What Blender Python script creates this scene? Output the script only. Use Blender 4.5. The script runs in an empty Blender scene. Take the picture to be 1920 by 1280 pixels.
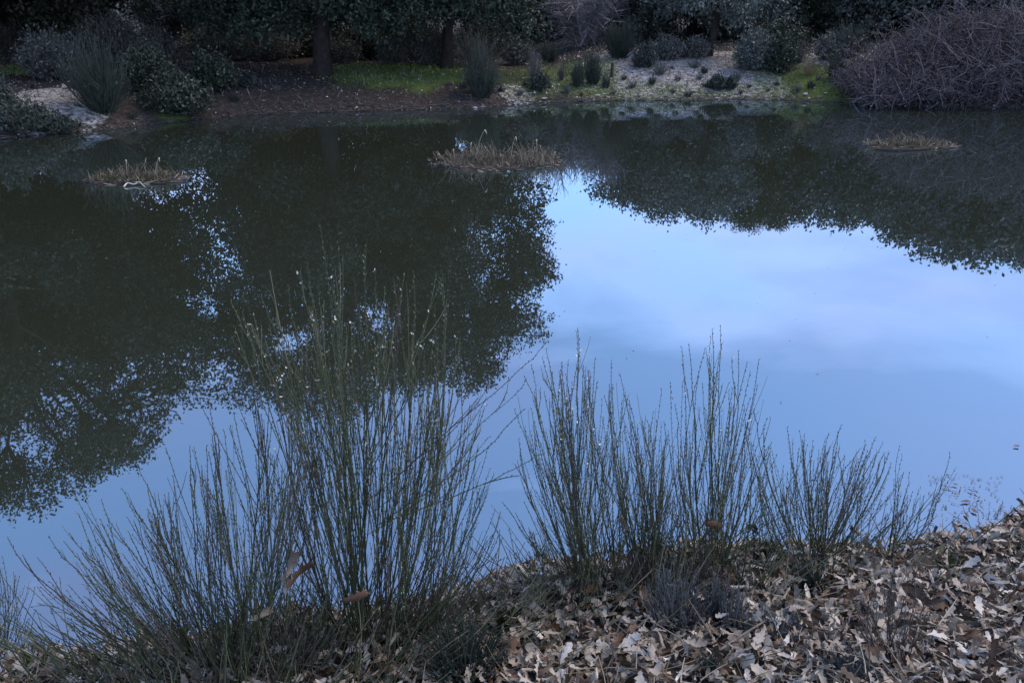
import bpy, math, random
import numpy as np
from mathutils import Vector, Matrix

# ------------------------------------------------------------------ camera, sky, sun, exposure
S = bpy.context.scene
C = S.collection
F = 1500.0                       # focal length in pixels of the 1920 wide frame
CAM = np.array([0.0, 0.0, 2.6])  # eye above the water level (z = 0)
TH = math.atan(640.0 / F)        # downward pitch
cd = bpy.data.cameras.new('camera')
cd.sensor_width = 36.0
cd.lens = 36.0 * F / 1920.0
cd.clip_start = 0.05
cd.clip_end = 3000.0
cam = bpy.data.objects.new('camera', cd)
C.objects.link(cam)
cam.location = CAM
cam.rotation_euler = (math.pi / 2 - TH, 0, 0)
S.camera = cam

SUN_EL, SUN_AZ = math.radians(50), math.radians(72)   # azimuth clockwise from +Y: high, ahead and right of the camera
W = bpy.data.worlds.new('World')
S.world = W
W.use_nodes = True
nt = W.node_tree
nt.nodes.clear()
def N(t, ty, **kw):
    n = t.nodes.new(ty)
    for k, v in kw.items():
        if k in n.inputs.keys() if hasattr(n.inputs, 'keys') else False:
            n.inputs[k].default_value = v
        else:
            setattr(n, k, v)
    return n
sky = nt.nodes.new('ShaderNodeTexSky')
sky.sky_type = 'NISHITA'
sky.sun_disc = False
sky.sun_elevation = SUN_EL
sky.sun_rotation = SUN_AZ
sky.air_density = 1.0
sky.dust_density = 0.6
sky.ozone_density = 4.0
tc = nt.nodes.new('ShaderNodeTexCoord')
mp = nt.nodes.new('ShaderNodeMapping')
mp.inputs['Scale'].default_value = (1.7, 1.7, 5.0)
mp.inputs['Location'].default_value = (0.35, 0.1, 0.4)
ns = nt.nodes.new('ShaderNodeTexNoise')
ns.inputs['Scale'].default_value = 1.25
ns.inputs['Detail'].default_value = 6.0
ns.inputs['Roughness'].default_value = 0.48
ns.inputs['Distortion'].default_value = 0.25
cr = nt.nodes.new('ShaderNodeValToRGB')
cr.color_ramp.elements[0].position = 0.45
cr.color_ramp.elements[0].color = (0.20, 0.20, 0.20, 1)
cr.color_ramp.elements[1].position = 0.60
cr.color_ramp.elements[1].color = (0.74, 0.74, 0.74, 1)
mx = nt.nodes.new('ShaderNodeMixRGB')
# thin evening cloud veil, partly tinted lavender
n2 = nt.nodes.new('ShaderNodeTexNoise'); n2.noise_dimensions = '4D'; n2.inputs['W'].default_value = 2.7; n2.inputs['Scale'].default_value = 1.1; n2.inputs['Detail'].default_value = 2
r2 = nt.nodes.new('ShaderNodeValToRGB')
r2.color_ramp.elements[0].position = .42; r2.color_ramp.elements[0].color = (.50, .70, 1.06, 1)
r2.color_ramp.elements[1].position = .66; r2.color_ramp.elements[1].color = (.70, .65, .93, 1)
m10 = nt.nodes.new('ShaderNodeVectorMath'); m10.operation = 'SCALE'; m10.inputs['Scale'].default_value = 9.9
nt.links.new(n2.outputs['Fac'], r2.inputs['Fac']); nt.links.new(r2.outputs['Color'], m10.inputs[0])
nt.links.new(m10.outputs['Vector'], mx.inputs['Color2'])
bg = nt.nodes.new('ShaderNodeBackground')
bg.inputs['Strength'].default_value = 0.145
wo = nt.nodes.new('ShaderNodeOutputWorld')
L = nt.links.new
L(tc.outputs['Generated'], mp.inputs['Vector'])
L(mp.outputs['Vector'], ns.inputs['Vector']); L(mp.outputs['Vector'], n2.inputs['Vector'])
# the veil thickens towards the horizon all round
sx = nt.nodes.new('ShaderNodeSeparateXYZ')
mz = nt.nodes.new('ShaderNodeMath'); mz.operation = 'MULTIPLY_ADD'
mz.inputs[1].default_value = -1.0; mz.inputs[2].default_value = 0.345
av = nt.nodes.new('ShaderNodeMath'); av.operation = 'ADD'
L(tc.outputs['Generated'], sx.inputs['Vector']); L(sx.outputs['Z'], mz.inputs[0])
L(ns.outputs['Fac'], av.inputs[0]); L(mz.outputs[0], av.inputs[1])
L(av.outputs[0], cr.inputs['Fac'])
L(cr.outputs['Color'], mx.inputs['Fac'])
L(sky.outputs['Color'], mx.inputs['Color1'])
L(mx.outputs['Color'], bg.inputs['Color'])
L(bg.outputs['Background'], wo.inputs['Surface'])

sl = bpy.data.lights.new('sun', 'SUN')
sl.energy = 1.45
sl.angle = math.radians(25)
sl.color = (1.0, 0.78, 0.56)
so = bpy.data.objects.new('sun', sl)
C.objects.link(so)
sd = Vector((math.sin(SUN_AZ) * math.cos(SUN_EL), math.cos(SUN_AZ) * math.cos(SUN_EL), math.sin(SUN_EL)))
so.rotation_euler = sd.to_track_quat('Z', 'Y').to_euler()
so.location = (0, -10, 20)

S.view_settings.view_transform = 'Standard'
S.view_settings.look = 'None'
S.view_settings.exposure = 0.72
S.view_settings.gamma = 1.0
S.view_settings.use_curve_mapping = False
S.render.engine = 'CYCLES'
S.cycles.max_bounces = 5
S.cycles.diffuse_bounces = 2
S.cycles.glossy_bounces = 3
S.cycles.transparent_max_bounces = 4

# ------------------------------------------------------------------ helpers
rng = np.random.default_rng(7)
SN, CS = math.sin(TH), math.cos(TH)
def ray(px, py):
    u, v = (px - 960.0) / F, (640.0 - py) / F
    return np.array([u, v * SN + CS, v * CS - SN])
def at_depth(px, py, D):
    d = ray(px, py)
    return CAM + d * (D / d[1])
def on_water(px, py, z=0.0):
    d = ray(px, py)
    return CAM + d * ((z - CAM[2]) / d[2])
def project(p):
    q = np.asarray(p) - CAM
    dep = q[..., 1] * CS - q[..., 2] * SN
    up = q[..., 1] * SN + q[..., 2] * CS
    return 960 + F * q[..., 0] / dep, 640 - F * up / dep, dep

# smooth value noise on numpy arrays
_tab = np.random.default_rng(11).random((256, 256))
def vnoise(x, y, s=1.0):
    x = np.asarray(x) / s; y = np.asarray(y) / s
    xi, yi = np.floor(x).astype(int), np.floor(y).astype(int)
    fx, fy = x - xi, y - yi
    fx = fx * fx * (3 - 2 * fx); fy = fy * fy * (3 - 2 * fy)
    g = lambda a, b: _tab[a % 256, b % 256]
    return (g(xi, yi) * (1 - fx) + g(xi + 1, yi) * fx) * (1 - fy) + (g(xi, yi + 1) * (1 - fx) + g(xi + 1, yi + 1) * fx) * fy
def fbm(x, y, s, o=3):
    r, a = 0, 1.0
    t = 0
    for i in range(o):
        r = r + a * vnoise(np.asarray(x) + 17.3 * i, np.asarray(y) - 9.1 * i, s)
        t += a; a *= 0.5; s *= 0.5
    return r / t

def sstep(a, b, x):
    t = np.clip((x - a) / (b - a), 0, 1)
    return t * t * (3 - 2 * t)

# shorelines traced as map curves
FAR = np.array([on_water(*p) for p in [(-250, 285), (-60, 268), (80, 252), (200, 244), (330, 229), (450, 217), (700, 209), (880, 205), (960, 197),
                                       (1050, 191), (1200, 188), (1400, 187), (1570, 191), (1700, 199), (1920, 204), (2200, 212)]])
NEAR = np.array([on_water(*p) for p in [(-500, 1320), (-200, 1290), (0, 1268), (200, 1236), (450, 1192), (700, 1152), (880, 1120), (1000, 1082), (1200, 1052), (1400, 1048),
                                        (1680, 1036), (1760, 1026), (1850, 998), (1920, 970), (2050, 905), (2300, 820)]])
def y_far(x):
    r = np.interp(x, FAR[:, 0], FAR[:, 1])
    return r - np.maximum(0, np.abs(x) - 20) * 0.35 + 0.45 * (fbm(x, x * 0 + 3.1, 1.6, 3) - 0.5)
def y_near(x):
    r = np.interp(x, NEAR[:, 0], NEAR[:, 1])
    return r + np.maximum(0, np.abs(x) - 6) * 0.3 + 0.22 * (fbm(x, x * 0 + 8.7, 0.5, 3) - 0.5)

def gz(x, y):
    x = np.asarray(x, float); y = np.asarray(y, float)
    yf, yn = y_far(x), y_near(x)
    t, s = y - yf, yn - y
    # far bank: steep earth bank on the left and under the oak, gentle sandy slope on the right
    g = sstep(0.5, 3.5, x)
    tt = np.maximum(t, 0)
    steep = 0.58 * (1 - np.exp(-tt / 0.95)) + 0.32 * (1 - np.exp(-tt / 9.0))
    gentle = 1.10 * (1 - np.exp(-(tt / 1.9) ** 1.35)) + 0.004 * tt
    far = steep * (1 - g) + gentle * g + 0.10 * (fbm(x, y, 1.7, 4) - 0.5) * sstep(0.1, 1.2, tt) + 0.05 * (fbm(x + 40, y, 0.5, 3) - 0.5) * sstep(0.0, 0.5, tt) + 0.0025 * np.maximum(tt - 20, 0)
    # near bank
    ss = np.maximum(s, 0)
    near = 0.13 * (1 - np.exp(-ss / 0.13)) + 0.26 * ss - 0.012 * ss * ss * (ss < 10) + 0.09 * (fbm(x, y + 50, 0.45, 3) - 0.5) * sstep(0.0, 0.35, ss)
    near = np.where(ss > 10, 1.55, near)
    bed = -0.9 * (1 - np.exp(-np.minimum(-t, -s).clip(0) / 1.5)) - 0.02
    return np.where(t > 0, far, np.where(s > 0, near, bed))

def ground_hit(px, py, lo=None):
    """where a sight line meets the ground"""
    d = ray(px, py)
    k = np.linspace(0.5, 90, 6000)
    p = CAM + k[:, None] * d
    hit = np.where(p[:, 2] <= np.maximum(gz(p[:, 0], p[:, 1]), 0 if lo is None else lo))[0]
    q = p[hit[0]] if len(hit) else p[-1]
    q = q.copy(); q[2] = float(gz(q[0], q[1]))
    return q

def make_mesh(name, V, Fc, mat, attrs=None, smooth=False):
    me = bpy.data.meshes.new(name)
    V = np.ascontiguousarray(V, np.float32)
    Fc = np.ascontiguousarray(Fc, np.int32)
    n, k = Fc.shape
    me.vertices.add(len(V)); me.vertices.foreach_set('co', V.ravel())
    me.loops.add(n * k); me.loops.foreach_set('vertex_index', Fc.ravel())
    me.polygons.add(n)
    me.polygons.foreach_set('loop_start', np.arange(0, n * k, k, dtype=np.int32))
    me.polygons.foreach_set('loop_total', np.full(n, k, np.int32))
    if smooth:
        me.polygons.foreach_set('use_smooth', np.ones(n, bool))
    for an, av in (attrs or {}).items():
        a = me.attributes.new(an, 'FLOAT', 'POINT')
        a.data.foreach_set('value', np.ascontiguousarray(av, np.float32))
    me.update(calc_edges=True)
    if mat is not None:
        me.materials.append(mat)
    return me
def link(name, me, parent=None, loc=None):
    o = bpy.data.objects.new(name, me)
    C.objects.link(o)
    if parent is not None:
        o.parent = parent
    if loc is not None:
        o.location = loc
    return o
def tag(o, label=None, cat=None, group=None, kind=None):
    if label: o['label'] = label
    if cat: o['category'] = cat
    if group: o['group'] = group
    if kind: o['kind'] = kind
    return o
def empty(name, loc, label, cat, group=None):
    o = bpy.data.objects.new(name, None)
    C.objects.link(o)
    o.location = loc
    o.empty_display_size = 0.2
    return tag(o, label, cat, group)

def unit(a):
    return a / np.maximum(np.linalg.norm(a, axis=-1, keepdims=True), 1e-9)

class Geo:
    """collects quads with a per vertex random value"""
    def __init__(s): s.V, s.Q, s.A, s.n = [], [], [], 0
    def add(s, V, Q, A):
        V = V.reshape(-1, 3)
        s.V.append(V); s.Q.append(Q.reshape(-1, 4) + s.n); s.A.append(np.broadcast_to(A, (len(V),)).astype(float).ravel()); s.n += len(V)
    def tubes(s, P, R, sides=4, rnd=None):
        """P (M,K,3) polylines, R (M,K) radii"""
        P = np.asarray(P, float); R = np.asarray(R, float)
        M, K, _ = P.shape
        T = np.gradient(P, axis=1) if K > 2 else np.repeat(P[:, 1:] - P[:, :1], 2, 1)
        T = unit(T)
        ref = np.where(np.abs(T[..., 2:3]) > 0.8, np.array([1.0, 0.13, 0]), np.array([0, 0.1, 1.0]))
        U = unit(np.cross(T, ref)); Vv = np.cross(T, U)
        a = np.arange(sides) * 2 * math.pi / sides
        ring = U[:, :, None] * np.cos(a)[None, None, :, None] + Vv[:, :, None] * np.sin(a)[None, None, :, None]
        V = P[:, :, None] + ring * R[:, :, None, None]
        i = np.arange(M)[:, None, None] * K * sides + np.arange(K - 1)[None, :, None] * sides
        j = np.arange(sides)[None, None, :]; j2 = (j + 1) % sides
        Q = np.stack([i + j, i + j2, i + j2 + sides, i + j + sides], -1)
        A = np.random.default_rng(s.n + 1).random(M) if rnd is None else np.broadcast_to(rnd, (M,))
        s.add(V, Q, np.repeat(A, K * sides))
    def diamonds(s, P, D, Nn, ln, wd, rnd=None, cup=0.0):
        """leaf quads: base P, direction D, normal Nn"""
        D = unit(D); Sd = unit(np.cross(D, Nn)); Nn = np.cross(Sd, D)
        ln = np.broadcast_to(ln, (len(P),))[:, None]; wd = np.broadcast_to(wd, (len(P),))[:, None]
        mid = P + D * ln * 0.5
        V = np.stack([P, mid + Sd * wd * 0.5 + Nn * wd * cup, P + D * ln, mid - Sd * wd * 0.5 + Nn * wd * cup], 1)
        Q = np.arange(len(P))[:, None] * 4 + np.arange(4)[None]
        A = np.random.default_rng(s.n + 3).random(len(P)) if rnd is None else np.broadcast_to(rnd, (len(P),))
        s.add(V, Q, np.repeat(A, 4))
    def mesh(s, name, mat, smooth=False):
        return make_mesh(name, np.concatenate(s.V), np.concatenate(s.Q), mat, {'rnd': np.concatenate(s.A)}, smooth)
    def tris(s): return sum(len(q) for q in s.Q) * 2

def bez(a, b, c, K):
    t = np.linspace(0, 1, K)[None, :, None]
    return (1 - t) ** 2 * a[:, None] + 2 * t * (1 - t) * b[:, None] + t * t * c[:, None]
def rdir(r, n):
    return unit(r.normal(size=(n, 3)))

# ------------------------------------------------------------------ materials
def mat(name, stops, rough=0.7, spec=0.3, attr='rnd', noise=None, bump=0.0, sss=None):
    """colour from a per piece random value through a ramp, with a little object space noise"""
    m = bpy.data.materials.new(name); m.use_nodes = True
    t = m.node_tree; b = t.nodes['Principled BSDF']
    b.inputs['Roughness'].default_value = rough
    b.inputs['Specular IOR Level'].default_value = spec
    at = t.nodes.new('ShaderNodeAttribute'); at.attribute_name = attr
    rp = t.nodes.new('ShaderNodeValToRGB')
    e = rp.color_ramp.elements
    while len(e) < len(stops): e.new(0.5)
    for el, (p, c) in zip(e, stops):
        el.position = p; el.color = (*c, 1)
    t.links.new(at.outputs['Fac'], rp.inputs['Fac'])
    out = rp.outputs['Color']
    if noise:
        geo = t.nodes.new('ShaderNodeTexCoord')
        nz = t.nodes.new('ShaderNodeTexNoise'); nz.inputs['Scale'].default_value = noise[0]; nz.inputs['Detail'].default_value = 5
        mr = t.nodes.new('ShaderNodeMapRange'); mr.inputs['To Min'].default_value = 1 - noise[1]; mr.inputs['To Max'].default_value = 1 + noise[1]
        mr.inputs['From Min'].default_value = 0.3; mr.inputs['From Max'].default_value = 0.7
        mm = t.nodes.new('ShaderNodeVectorMath'); mm.operation = 'SCALE'
        t.links.new(geo.outputs['Object'], nz.inputs['Vector'])
        t.links.new(nz.outputs['Fac'], mr.inputs['Value'])
        t.links.new(out, mm.inputs[0]); t.links.new(mr.outputs['Result'], mm.inputs['Scale'])
        out = mm.outputs['Vector']
        if bump:
            bp = t.nodes.new('ShaderNodeBump'); bp.inputs['Strength'].default_value = bump; bp.inputs['Distance'].default_value = 0.02
            t.links.new(nz.outputs['Fac'], bp.inputs['Height']); t.links.new(bp.outputs['Normal'], b.inputs['Normal'])
    t.links.new(out, b.inputs['Base Color'])
    return m

M = {}
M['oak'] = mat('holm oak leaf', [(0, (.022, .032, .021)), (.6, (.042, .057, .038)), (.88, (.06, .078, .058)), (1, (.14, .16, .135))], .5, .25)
M['oak_grey'] = mat('grey green oak leaf', [(0, (.05, .066, .058)), (.6, (.10, .125, .112)), (.9, (.145, .175, .16)), (1, (.20, .23, .215))], .5, .25)
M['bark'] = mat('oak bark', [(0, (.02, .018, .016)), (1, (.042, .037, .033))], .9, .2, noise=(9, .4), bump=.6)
M['pale_bark'] = mat('pale bark', [(0, (.12, .115, .11)), (1, (.2, .19, .18))], .9, .2, noise=(9, .3), bump=.5)
M['broom'] = mat('broom twig', [(0, (.048, .060, .030)), (.5, (.084, .102, .052)), (.8, (.135, .145, .088)), (1, (.26, .25, .17))], .6, .3)
M['broom_wood'] = mat('broom wood', [(0, (.035, .032, .026)), (1, (.07, .062, .05))], .85, .2)
M['bud'] = mat('white broom flower', [(0, (.55, .55, .50)), (1, (.80, .80, .76))], .6, .3)
M['dead'] = mat('dead grey brown twig', [(0, (.06, .052, .048)), (1, (.16, .145, .135))], .8, .2)
M['heath'] = mat('grey heath', [(0, (.07, .08, .085)), (.7, (.13, .145, .15)), (1, (.20, .21, .22))], .7, .2)
M['darkheath'] = mat('dark green heath', [(0, (.022, .034, .026)), (.7, (.045, .06, .048)), (1, (.085, .10, .085))], .7, .2)
M['litter'] = mat('dry oak leaf', [(0, (.030, .022, .016)), (.12, (.095, .048, .027)), (.28, (.145, .10, .07)), (.46, (.255, .216, .175)), (.74, (.395, .36, .312)), (1, (.60, .57, .52))], .55, .35, noise=(26, .28))
M['straw'] = mat('dry straw', [(0, (.16, .13, .09)), (.6, (.30, .26, .19)), (1, (.45, .40, .32))], .7, .2)
M['reed'] = mat('dead reed', [(0, (.075, .06, .043)), (.5, (.18, .15, .11)), (.88, (.32, .285, .225)), (1, (.09, .11, .05))], .7, .2)
M['grass'] = mat('short green grass', [(0, (.07, .11, .020)), (.6, (.12, .185, .035)), (.85, (.15, .175, .06)), (1, (.20, .19, .12))], .6, .2)
M['moss'] = mat('green tuft', [(0, (.03, .05, .02)), (1, (.075, .11, .04))], .7, .2)
M['mud'] = mat('mud', [(0, (.018, .014, .012)), (1, (.045, .036, .030))], .8, .3, noise=(7, .4), bump=.8)
M['stone'] = mat('pale stone', [(0, (.22, .21, .20)), (1, (.46, .45, .43))], .85, .2, noise=(12, .25), bump=.4)
M['bleached'] = mat('bleached wood', [(0, (.42, .39, .34)), (1, (.55, .52, .46))], .8, .2, noise=(14, .25))
M['bramble'] = mat('bramble cane', [(0, (.052, .045, .050)), (.6, (.105, .095, .105)), (1, (.22, .21, .22))], .7, .3)
M['bramble_leaf'] = mat('withered bramble leaf', [(0, (.030, .020, .024)), (.7, (.06, .05, .058)), (1, (.14, .135, .15))], .7, .2)
M['lilac'] = mat('bare grey twig', [(0, (.26, .24, .255)), (.7, (.40, .38, .395)), (1, (.5, .48, .5))], .8, .2)
M['scrub'] = mat('grey scrub', [(0, (.06, .065, .055)), (.7, (.12, .128, .118)), (1, (.20, .205, .19))], .8, .2)
M['tan'] = mat('tan grass', [(0, (.14, .12, .06)), (1, (.26, .23, .13))], .8, .2)

# ground: soil, sand, grass and litter chosen by painted map masks
gm = bpy.data.materials.new('ground'); gm.use_nodes = True
t = gm.node_tree; b = t.nodes['Principled BSDF']
b.inputs['Roughness'].default_value = 0.9; b.inputs['Specular IOR Level'].default_value = 0.15
gc = t.nodes.new('ShaderNodeTexCoord')
def noise_node(sc, det=5, ro=.6):
    n = t.nodes.new('ShaderNodeTexNoise'); n.inputs['Scale'].default_value = sc; n.inputs['Detail'].default_value = det; n.inputs['Roughness'].default_value = ro
    t.links.new(gc.outputs['Object'], n.inputs['Vector']); return n
def ramp_node(src, stops):
    r = t.nodes.new('ShaderNodeValToRGB'); e = r.color_ramp.elements
    while len(e) < len(stops): e.new(.5)
    for el, (p, c) in zip(e, stops): el.position = p; el.color = (*c, 1)
    t.links.new(src, r.inputs['Fac']); return r
nA, nB, nC = noise_node(1.6), noise_node(9.0), noise_node(38.0, 3)
soil = ramp_node(nB.outputs['Fac'], [(.3, (.020, .018, .017)), (.55, (.043, .037, .034)), (.75, (.09, .082, .075))])
sand = ramp_node(nB.outputs['Fac'], [(.34, (.09, .082, .075)), (.5, (.27, .26, .25)), (.66, (.46, .45, .44))])
gras = ramp_node(nB.outputs['Fac'], [(.30, (.040, .062, .016)), (.55, (.085, .130, .032)), (.75, (.12, .115, .065))])
cur = soil.outputs['Color']
for an, rampn, nn in (('sand', sand, nB), ('grass', gras, nC)):
    at = t.nodes.new('ShaderNodeAttribute'); at.attribute_name = an
    ad = t.nodes.new('ShaderNodeMath'); ad.operation = 'ADD'
    t.links.new(at.outputs['Fac'], ad.inputs[0]); t.links.new(nn.outputs['Fac'], ad.inputs[1])
    mr = t.nodes.new('ShaderNodeMapRange'); mr.inputs['From Min'].default_value = .85; mr.inputs['From Max'].default_value = 1.12
    t.links.new(ad.outputs[0], mr.inputs['Value'])
    mi = t.nodes.new('ShaderNodeMixRGB')
    t.links.new(mr.outputs['Result'], mi.inputs['Fac']); t.links.new(cur, mi.inputs['Color1']); t.links.new(rampn.outputs['Color'], mi.inputs['Color2'])
    cur = mi.outputs['Color']
t.links.new(cur, b.inputs['Base Color'])
bp = t.nodes.new('ShaderNodeBump'); bp.inputs['Strength'].default_value = .9; bp.inputs['Distance'].default_value = .05
t.links.new(nB.outputs['Fac'], bp.inputs['Height']); t.links.new(bp.outputs['Normal'], b.inputs['Normal'])

# water: a still mirror over murky green brown depth
wm = bpy.data.materials.new('pond water'); wm.use_nodes = True
t = wm.node_tree; t.nodes.clear()
out = t.nodes.new('ShaderNodeOutputMaterial')
df = t.nodes.new('ShaderNodeBsdfDiffuse'); df.inputs['Color'].default_value = (.036, .042, .027, 1)
gl = t.nodes.new('ShaderNodeBsdfGlossy'); gl.inputs['Roughness'].default_value = 0.008; gl.inputs['Color'].default_value = (.64, .81, 1, 1)
fr = t.nodes.new('ShaderNodeFresnel'); fr.inputs['IOR'].default_value = 1.4
fm = t.nodes.new('ShaderNodeMapRange'); fm.inputs['To Min'].default_value = .42; fm.inputs['To Max'].default_value = 1.0
ms = t.nodes.new('ShaderNodeMixShader')
gc2 = t.nodes.new('ShaderNodeTexCoord')
mpw = t.nodes.new('ShaderNodeMapping'); mpw.inputs['Scale'].default_value = (1.0, 2.2, 1)
nw = t.nodes.new('ShaderNodeTexNoise'); nw.inputs['Scale'].default_value = 2.2; nw.inputs['Detail'].default_value = 3
bw = t.nodes.new('ShaderNodeBump'); bw.inputs['Strength'].default_value = .02; bw.inputs['Distance'].default_value = .006
t.links.new(gc2.outputs['Object'], mpw.inputs['Vector']); t.links.new(mpw.outputs['Vector'], nw.inputs['Vector'])
t.links.new(nw.outputs['Fac'], bw.inputs['Height'])
t.links.new(bw.outputs['Normal'], gl.inputs['Normal'])
t.links.new(fr.outputs['Fac'], fm.inputs['Value']); t.links.new(fm.outputs['Result'], ms.inputs['Fac']); t.links.new(df.outputs['BSDF'], ms.inputs[1]); t.links.new(gl.outputs['BSDF'], ms.inputs[2])
t.links.new(ms.outputs['Shader'], out.inputs['Surface'])

# ------------------------------------------------------------------ the setting
def axis(parts):
    r = []
    for a, b_, st in parts:
        r.append(np.arange(a, b_, st))
    return np.unique(np.concatenate(r + [[parts[-1][1]]]))
gx = axis([(-900, -200, 100), (-200, -60, 14), (-60, -24, 1.5), (-24, -5, .2), (-5, 5, .11), (5, 24, .2), (24, 60, 1.5), (60, 200, 14), (200, 900, 100)])
gy = axis([(-300, -40, 26), (-40, -6, 2.), (-6, 1.5, .3), (1.5, 6, .08), (6, 14, .5), (14, 30, .17), (30, 32, .4), (32, 60, .8), (60, 200, 14), (200, 1500, 100)])
X, Y = np.meshgrid(gx, gy)
Z = gz(X, Y)
# map masks: sand patches and grass patches as ellipses on the ground plan
def patch(spots):
    m = np.zeros_like(X)
    for px, py, rx, ry, amt in spots:
        c = ground_hit(px, py)
        d = np.sqrt(((X - c[0]) / rx) ** 2 + ((Y - c[1]) / ry) ** 2) + 0.5 * (fbm(X, Y, 1.1, 3) - .5)
        m = np.maximum(m, amt * (1 - sstep(.6, 1.15, d)))
    return m
SANDS = [(1165, 130, 1.2, 1.8, .72), (1420, 160, 1.0, 1.4, .6), (1080, 165, 1.4, 1.0, .36), (1300, 170, 2.0, .8, .45), (1240, 138, 2.0, 2.4, .8), (1350, 130, 1.9, 2.2, .85), (1180, 120, 1.6, 2.5, .7), (1300, 112, 3.2, 2.0, .8), (1560, 108, 2.0, 1.2, .6), (85, 190, 1.25, 1.7, .9), (140, 215, .8, .8, .6),
         (965, 180, .7, .7, .55), (240, 155, .6, .5, .7), (30, 105, 2.5, 1.5, .6), (300, 85, 1.0, 1.2, .7), (1180, 172, 2.5, .6, .45)]
GRASSES = [(1080, 140, 1.8, 2.2, .55), (1200, 172, 2.6, .8, .45), (1400, 176, 2.4, .8, .45), (760, 138, 2.5, 2.3, .95), (690, 130, 1.6, 2.4, .8), (860, 135, 1.0, 2.0, .7), (1000, 150, 1.5, 2.2, .45), (1480, 155, 1.5, 2.2, .5), (1550, 160, .9, 1.6, .7), (1250, 178, 4.0, .8, .5),
           (30, 132, 1.7, 1.6, .95), (240, 135, .8, 1.0, .8), (430, 152, .6, .5, .7), (320, 216, .45, .5, .6), (1100, 160, 1.8, 1.4, .45)]
sandm = patch(SANDS)
grassm = patch(GRASSES)
nx, ny = len(gx), len(gy)
ii = np.arange(ny - 1)[:, None] * nx + np.arange(nx - 1)[None]
Q = np.stack([ii, ii + 1, ii + nx + 1, ii + nx], -1).reshape(-1, 4)
link('ground', make_mesh('ground', np.stack([X, Y, Z], -1).reshape(-1, 3), Q, gm, {'sand': sandm.ravel(), 'grass': grassm.ravel()}, True))['kind'] = 'structure'
wv = np.array([(-60, -3, 0), (60, -3, 0), (60, 34, 0), (-60, 34, 0)], float)
link('water', make_mesh('water', wv, np.array([[0, 1, 2, 3]]), wm))['kind'] = 'structure'

# ------------------------------------------------------------------ trees
def make_crown(r, lobes, nleaf, ln, matl, name='crown'):
    """lobes: (n,4) centre and radius relative to the tree base"""
    g = Geo()
    w = lobes[:, 3] ** 2.2; w = w / w.sum()
    per = 7
    ns_ = max(1, nleaf // per)
    li = r.choice(len(lobes), ns_, p=w)
    d = rdir(r, ns_)
    rad = lobes[li, 3] * (r.random(ns_) ** 0.4) * (1 + .10 * r.normal(size=ns_).clip(-1, 1.8))
    sq = np.array([1, 1, .78])
    sp = lobes[li, :3] + d * rad[:, None] * sq
    sdir = unit(d * .7 + rdir(r, ns_) * .7 + np.array([0, 0, .25]))
    clump = np.repeat(vnoise(sp[:, 0] * 1.7 + sp[:, 2], sp[:, 1] * 1.7 - sp[:, 2], .5), per)
    P = np.repeat(sp, per, 0); D = np.repeat(sdir, per, 0)
    tpos = np.tile(np.linspace(0, 1, per), ns_)
    P = P + D * (tpos * ln * 2.6)[:, None] + r.normal(size=P.shape) * ln * .35
    ld = unit(D * .5 + rdir(r, len(P)))
    g.diamonds(P, ld, unit(rdir(r, len(P)) + np.array([0, 0, .6])), ln * r.uniform(.7, 1.3, len(P)), ln * r.uniform(.45, .65, len(P)), (clump * .5 + r.random(len(P)) * .5).clip(0, 1))
    return g.mesh(name, matl)

def make_trunk(r, h, lobes, tr, matl, fork=.28, lean=(0, 0)):
    g = Geo()
    zt = h * .66
    top = np.array([lean[0] + .25, lean[1], zt])
    K = 11
    P = bez(np.array([[0, 0, -.25]]), np.array([[lean[0] * .2 + .45, lean[1] * .2 - .2, zt * .5]]), top[None], K)
    P[0, 2:-1] += r.normal(size=(K - 3, 3)) * .07
    R = np.linspace(1.2, .32, K)[None] * tr; R[0, 0] *= 1.35
    g.tubes(P, R, 9, .3)
    n = len(lobes); nm = max(6, n // 4)
    c = lobes[:, :3]
    mc = c[:nm]
    zs = np.clip(mc[:, 2] * .5 + h * fork * .35, h * fork * .75, zt * .97)
    kz = np.interp(zs, P[0, :, 2], np.arange(K)); k0 = np.minimum(kz.astype(int), K - 2); fk = (kz - k0)[:, None]
    a = P[0, k0] * (1 - fk) + P[0, k0 + 1] * fk
    mid = a * .5 + mc * .5; mid[:, 2] += r.uniform(-.2, .6, nm); mid[:, :2] += r.normal(size=(nm, 2)) * .4
    PL = bez(a, mid, mc, 8); PL[:, 2:-1] += r.normal(size=(nm, 5, 3)) * .06
    g.tubes(PL, np.linspace(1, .2, 8)[None] * (tr * .40 * r.uniform(.5, 1.1, nm))[:, None], 6)
    # smaller limbs fork off the nearest main limb
    oc = c[nm:]
    pool = PL[:, 2:6].reshape(-1, 3)
    near_ = np.argmin(((oc[:, None] - pool[None]) ** 2).sum(-1), 1)
    a = pool[near_]
    mid = a * .5 + oc * .5 + r.normal(size=a.shape) * .15
    g.tubes(bez(a, mid, oc, 6), np.linspace(1, .25, 6)[None] * (tr * .16 * r.uniform(.6, 1.2, len(oc)))[:, None], 5)
    k = 8
    src = np.repeat(np.concatenate([PL[:, 5], mid]), k, 0)
    dst = np.repeat(c, k, 0) + rdir(r, n * k) * np.repeat(lobes[:, 3], k)[:, None] * .9
    mm = src * .5 + dst * .5 + r.normal(size=src.shape) * .12
    g.tubes(bez(src, mm, dst, 5), np.linspace(.022, .006, 5)[None] * np.ones((n * k, 1)), 4)
    return g.mesh('trunk', matl, True)

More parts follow.
